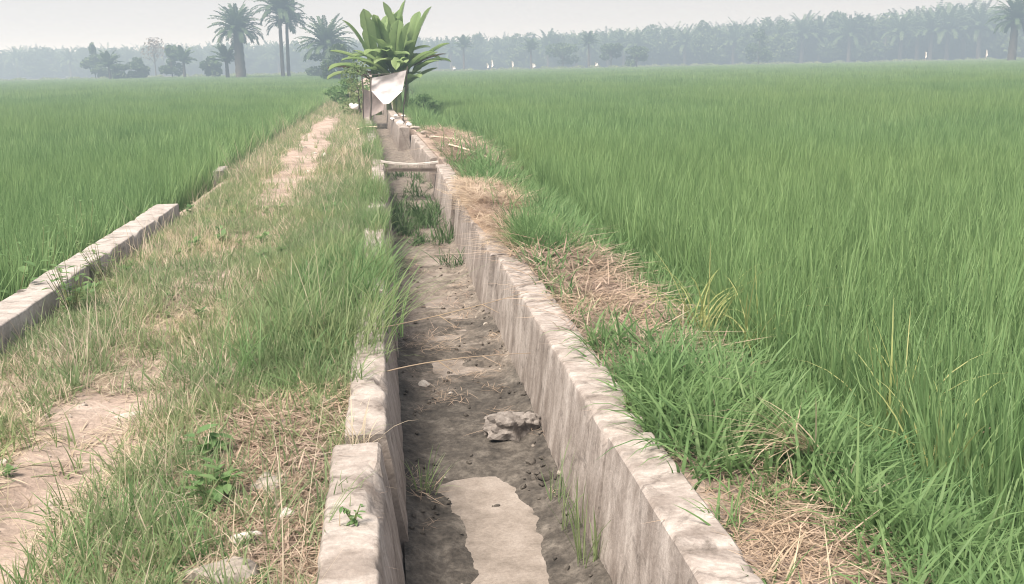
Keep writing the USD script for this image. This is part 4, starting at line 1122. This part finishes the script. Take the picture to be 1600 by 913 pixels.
for k, (x, y, n_, h_) in enumerate([(0.22, 11.6, 60, 0.30), (0.50, 12.4, 60, 0.32), (0.35, 13.2, 50, 0.30), (0.14, 12.9, 46, 0.26), (0.62, 11.2, 34, 0.24)]):
    tuft('canal_weed', 'dark weed clump growing in the canal before the plank', 'weed', (x, y, mz(x, y)), n_, h_, 0.08, 0.014, 0.13, (0.45, 0.3), (0.7, 0.4), 'dark_weed_leaf', 610 + k, group='weed clumps before the plank')
for k, (x, y, z_) in enumerate([(-0.16, 3.75, -0.07), (-0.26, 3.30, -0.09), (-0.20, 4.55, -0.03)]):
    tuft('grass_tuft', ['small tuft growing from the gap in the path side wall', 'grass tuft against the outer edge of the near wall top', 'grass tuft on the path side wall top before the tall grass'][k], 'grass tuft', (x, y, z_), 26, 0.16, 0.05, 0.007, 0.05, (0.45, 0.3), (0.9, 0.4), 'path_leaf' if k else 'dry_leaf', 640 + k)
# the big clump leaning over the canal
for k, (x, y, n_, h_, lab) in enumerate([(-0.17, 5.25, 60, 0.50, 'tall grass clump leaning over the canal where the wall top reappears'), (-0.20, 6.1, 70, 0.50, 'dense tall grass clump hiding the canal wall, behind the leaning one'), (-0.19, 7.1, 60, 0.44, 'fresh green clump drooping over the canal wall beyond the dense one'),
                                          (-0.55, 5.4, 60, 0.50, 'tall bright clump standing back from the canal edge'), (-0.75, 4.95, 50, 0.42, 'upright green clump beside the wheel track'), (-0.10, 5.65, 60, 0.46, 'clump spilling from the wall top down into the canal'), (-0.12, 6.6, 60, 0.44, 'grass clump hanging into the canal behind the spilling one')]):
    tuft('grass_clump', lab, 'grass clump', (x, y, gz(x, y)), n_, h_, 0.11, 0.0075, 0.16, (0.25, 0.15), (0.8, 0.45), 'path_leaf' if k in (0, 3) else 'weed_leaf', 620 + k, tilt_to=(0.75, -0.1) if k not in (3, 4) else None)
for k, (a, b, c, lab) in enumerate([((-0.1, 5.45, 0.0), (0.25, 5.55, 0.02), (0.82, 5.75, 0.10), 'long dry stalk reaching across the canal to the far wall face'), ((-0.1, 4.75, -0.05), (0.2, 4.9, -0.02), (0.72, 5.0, -0.06), 'lower bent stalk hanging over the canal above the stones')]):
    q = np.linspace(0, 1, 12)[:, None]
    P = (1 - q) ** 2 * np.array(a) + 2 * q * (1 - q) * np.array(b) + q ** 2 * np.array(c)
    t = thing('grass_stalk', lab, 'stalk', a)
    obj('stem', tube(P - np.array(a), np.linspace(0.004, 0.0018, 12), 5), 'straw', t)
    for j, m_ in enumerate((5, 8)):
        Q = np.linspace(P[m_], P[m_] + np.array([0.10, -0.03, -0.07 + 0.02 * j]), 5) - np.array(a)
        obj('leaf_blade', tube(Q, np.linspace(0.004, 0.001, 5), 3), 'straw', t)


def leafy(name, label, loc, h, n_st, leaf, seed, mat_='dark_weed_leaf', wide=0.45):
    """A broad-leaved weed: thin stems carrying oval leaves, each leaf a part."""
    t = thing(name, label, 'weed plant', loc)
    r = np.random.default_rng(seed)
    st, lv = [], []
    for k in range(n_st):
        a = r.uniform(0, 2 * PI); ln = r.uniform(0.15, 0.6); hh = h * r.uniform(0.65, 1.1)
        P = np.stack([np.sin(ln * np.linspace(0, 1, 6)) * hh * math.cos(a), np.sin(ln * np.linspace(0, 1, 6)) * hh * math.sin(a), np.linspace(0, hh, 6) * math.cos(ln * 0.7)], -1)
        st.append(tube(P, np.linspace(0.004, 0.0015, 6), 5))
        for j in range(5):
            b = P[1 + j] if j < 5 else P[-1]
            aa = r.uniform(0, 2 * PI); el = r.uniform(-0.4, 0.6); s = leaf * r.uniform(0.6, 1.2)
            d = np.array([math.cos(aa) * math.cos(el), math.sin(aa) * math.cos(el), math.sin(el)])
            sd = np.array([-math.sin(aa), math.cos(aa), 0]); up = np.cross(d, sd)
            pts = [b, b + d * s * 0.3 + sd * s * wide * 0.45 + up * s * 0.05, b + d * s * 0.65 + sd * s * wide * 0.42, b + d * s - up * s * 0.12, b + d * s * 0.65 - sd * s * wide * 0.42, b + d * s * 0.3 - sd * s * wide * 0.45 + up * s * 0.05, b + d * s * 0.5 - up * s * 0.03]
            lv.append((np.array(pts), np.array([(6, 0, 1), (6, 1, 2), (6, 2, 3), (6, 3, 4), (6, 4, 5), (6, 5, 0)]), np.full(7, r.uniform(0, 1))))
    v, f, _ = join(*st)
    obj('stems', (v, f), 'stem_green', t)
    if leaf > 0.07:
        for v, f, tn in lv:
            obj('leaf', (v, f), mat_, t, tone=tn)
    else:
        v, f, tn = join(*lv)
        obj('foliage', (v, f), mat_, t, tone=tn)
    return t


leafy('leafy_weed', 'broad leaved weed beside the brown lump near the canal wall', (-0.68, 3.42, gz(-0.68, 3.42)), 0.16, 9, 0.075, 701, 'weed_leaf', 0.5)
leafy('leafy_weed', 'paler broad leaved weed in the grass further back from the canal wall', (-0.78, 3.85, gz(-0.78, 3.85)), 0.18, 6, 0.08, 702, 'weed_leaf', 0.6)
leafy('leafy_weed', 'leafy weed overhanging the kerb wall on the path side', (-2.15, 6.8, gz(-2.15, 6.8)), 0.40, 18, 0.068, 703, 'weed_leaf')
leafy('leafy_weed', 'low leafy weed on the kerb wall top beyond its bend', (-2.24, 7.9, gz(-2.2, 7.9)), 0.36, 14, 0.06, 704, 'path_leaf')
leafy('leafy_weed', 'grey green weed in the rice just behind the kerb wall', (-2.78, 8.0, GZ), 0.70, 14, 0.068, 705, 'weed_leaf')
leafy('leafy_weed', 'twining weed with round leaves at the left rice edge', (-2.75, 7.2, GZ), 0.72, 10, 0.08, 706, 'weed_leaf', 0.7)
leafy('leafy_weed', 'spindly weed behind the kerb wall further along', (-2.75, 9.2, GZ), 0.72, 14, 0.065, 707, 'weed_leaf')
leafy('leafy_weed', 'tiny leafy sprig on the near wall top', (-0.16, 3.0, 0.0), 0.06, 4, 0.03, 708, 'weed_leaf')
leafy('leafy_weed', 'small leafy sprig spilling onto the long wall top', (0.99, 3.95, -0.01), 0.08, 6, 0.035, 709, 'weed_leaf')
tuft('grass_tuft', 'thin dark grass blades sprawling over the long wall top', 'grass tuft', (1.02, 3.55, -0.03), 16, 0.20, 0.05, 0.005, 0.04, (1.0, 0.25), (0.5, 0.3), 'dark_weed_leaf', 731)
tuft('grass_tuft', 'thin grass blades leaning over the near wall top', 'grass tuft', (-0.27, 3.05, -0.06), 14, 0.22, 0.06, 0.005, 0.04, (0.6, 0.3), (0.5, 0.3), 'path_leaf', 732, tilt_to=(0.9, 0.3))
# yellowed and drooping grasses among the weeds
tuft('straw_bundle', 'yellow straw bundle thrown on the weeds above the bare soil', 'straw', (1.53, 3.33, gz(1.53, 3.33) + 0.13), 70, 0.36, 0.08, 0.006, 0.05, (0.95, 0.22), (0.7, 0.3), 'straw', 741, tilt_to=None, heading=(3.5, 0.35))
for k, (x, y, h_, n_, lab) in enumerate([(1.90, 5.75, 0.68, 30, 'pale topped grass clump with drooping blades at the rice edge'), (2.08, 5.35, 0.72, 24, 'arching pale grass blades in front of the rice, right of the pale topped clump'), (1.85, 5.45, 0.46, 20, 'shorter pale stem clump before the pale topped one'),
                                          (2.30, 4.05, 0.66, 26, 'yellow drooping grass clump at the rice edge near the right side'), (2.16, 3.45, 0.56, 26, 'yellow green drooping clump nearest the right edge')]):
    tuft('tall_grass', lab, 'grass clump', (x, y, gz(x, y)), n_, h_, 0.12, 0.011, 0.07, (0.16, 0.1), (1.3, 0.7), 'yellow_leaf', 750 + k, seg=7)
P = np.array([at(1440, 760, 3.5), at(1480, 715, 3.6), at(1530, 680, 3.75), at(1575, 650, 3.9)])
tag(obj('dry_stalk', tube(P, np.linspace(0.004, 0.002, 4), 5), 'straw'), 'long straw coloured stalk slanting through the weeds at the right', 'stalk')

# ------------------------------------------------------------------ air
usdkit.material(stage, '/World/Looks/haze_air', {'v': ('principled_volume', {'color': (0.60, 0.80, 1.0), 'absorption_color': (1.0, 1.0, 1.0), 'density': 0.0026, 'anisotropy': 0.2})}, volume='v.volume')
hz = trimesh.creation.box((1380, 1000, 23)); hz.apply_translation((0, 440, 23 / 2 - 2.0))
tag(obj('haze', hz, 'haze_air'), kind='stuff')
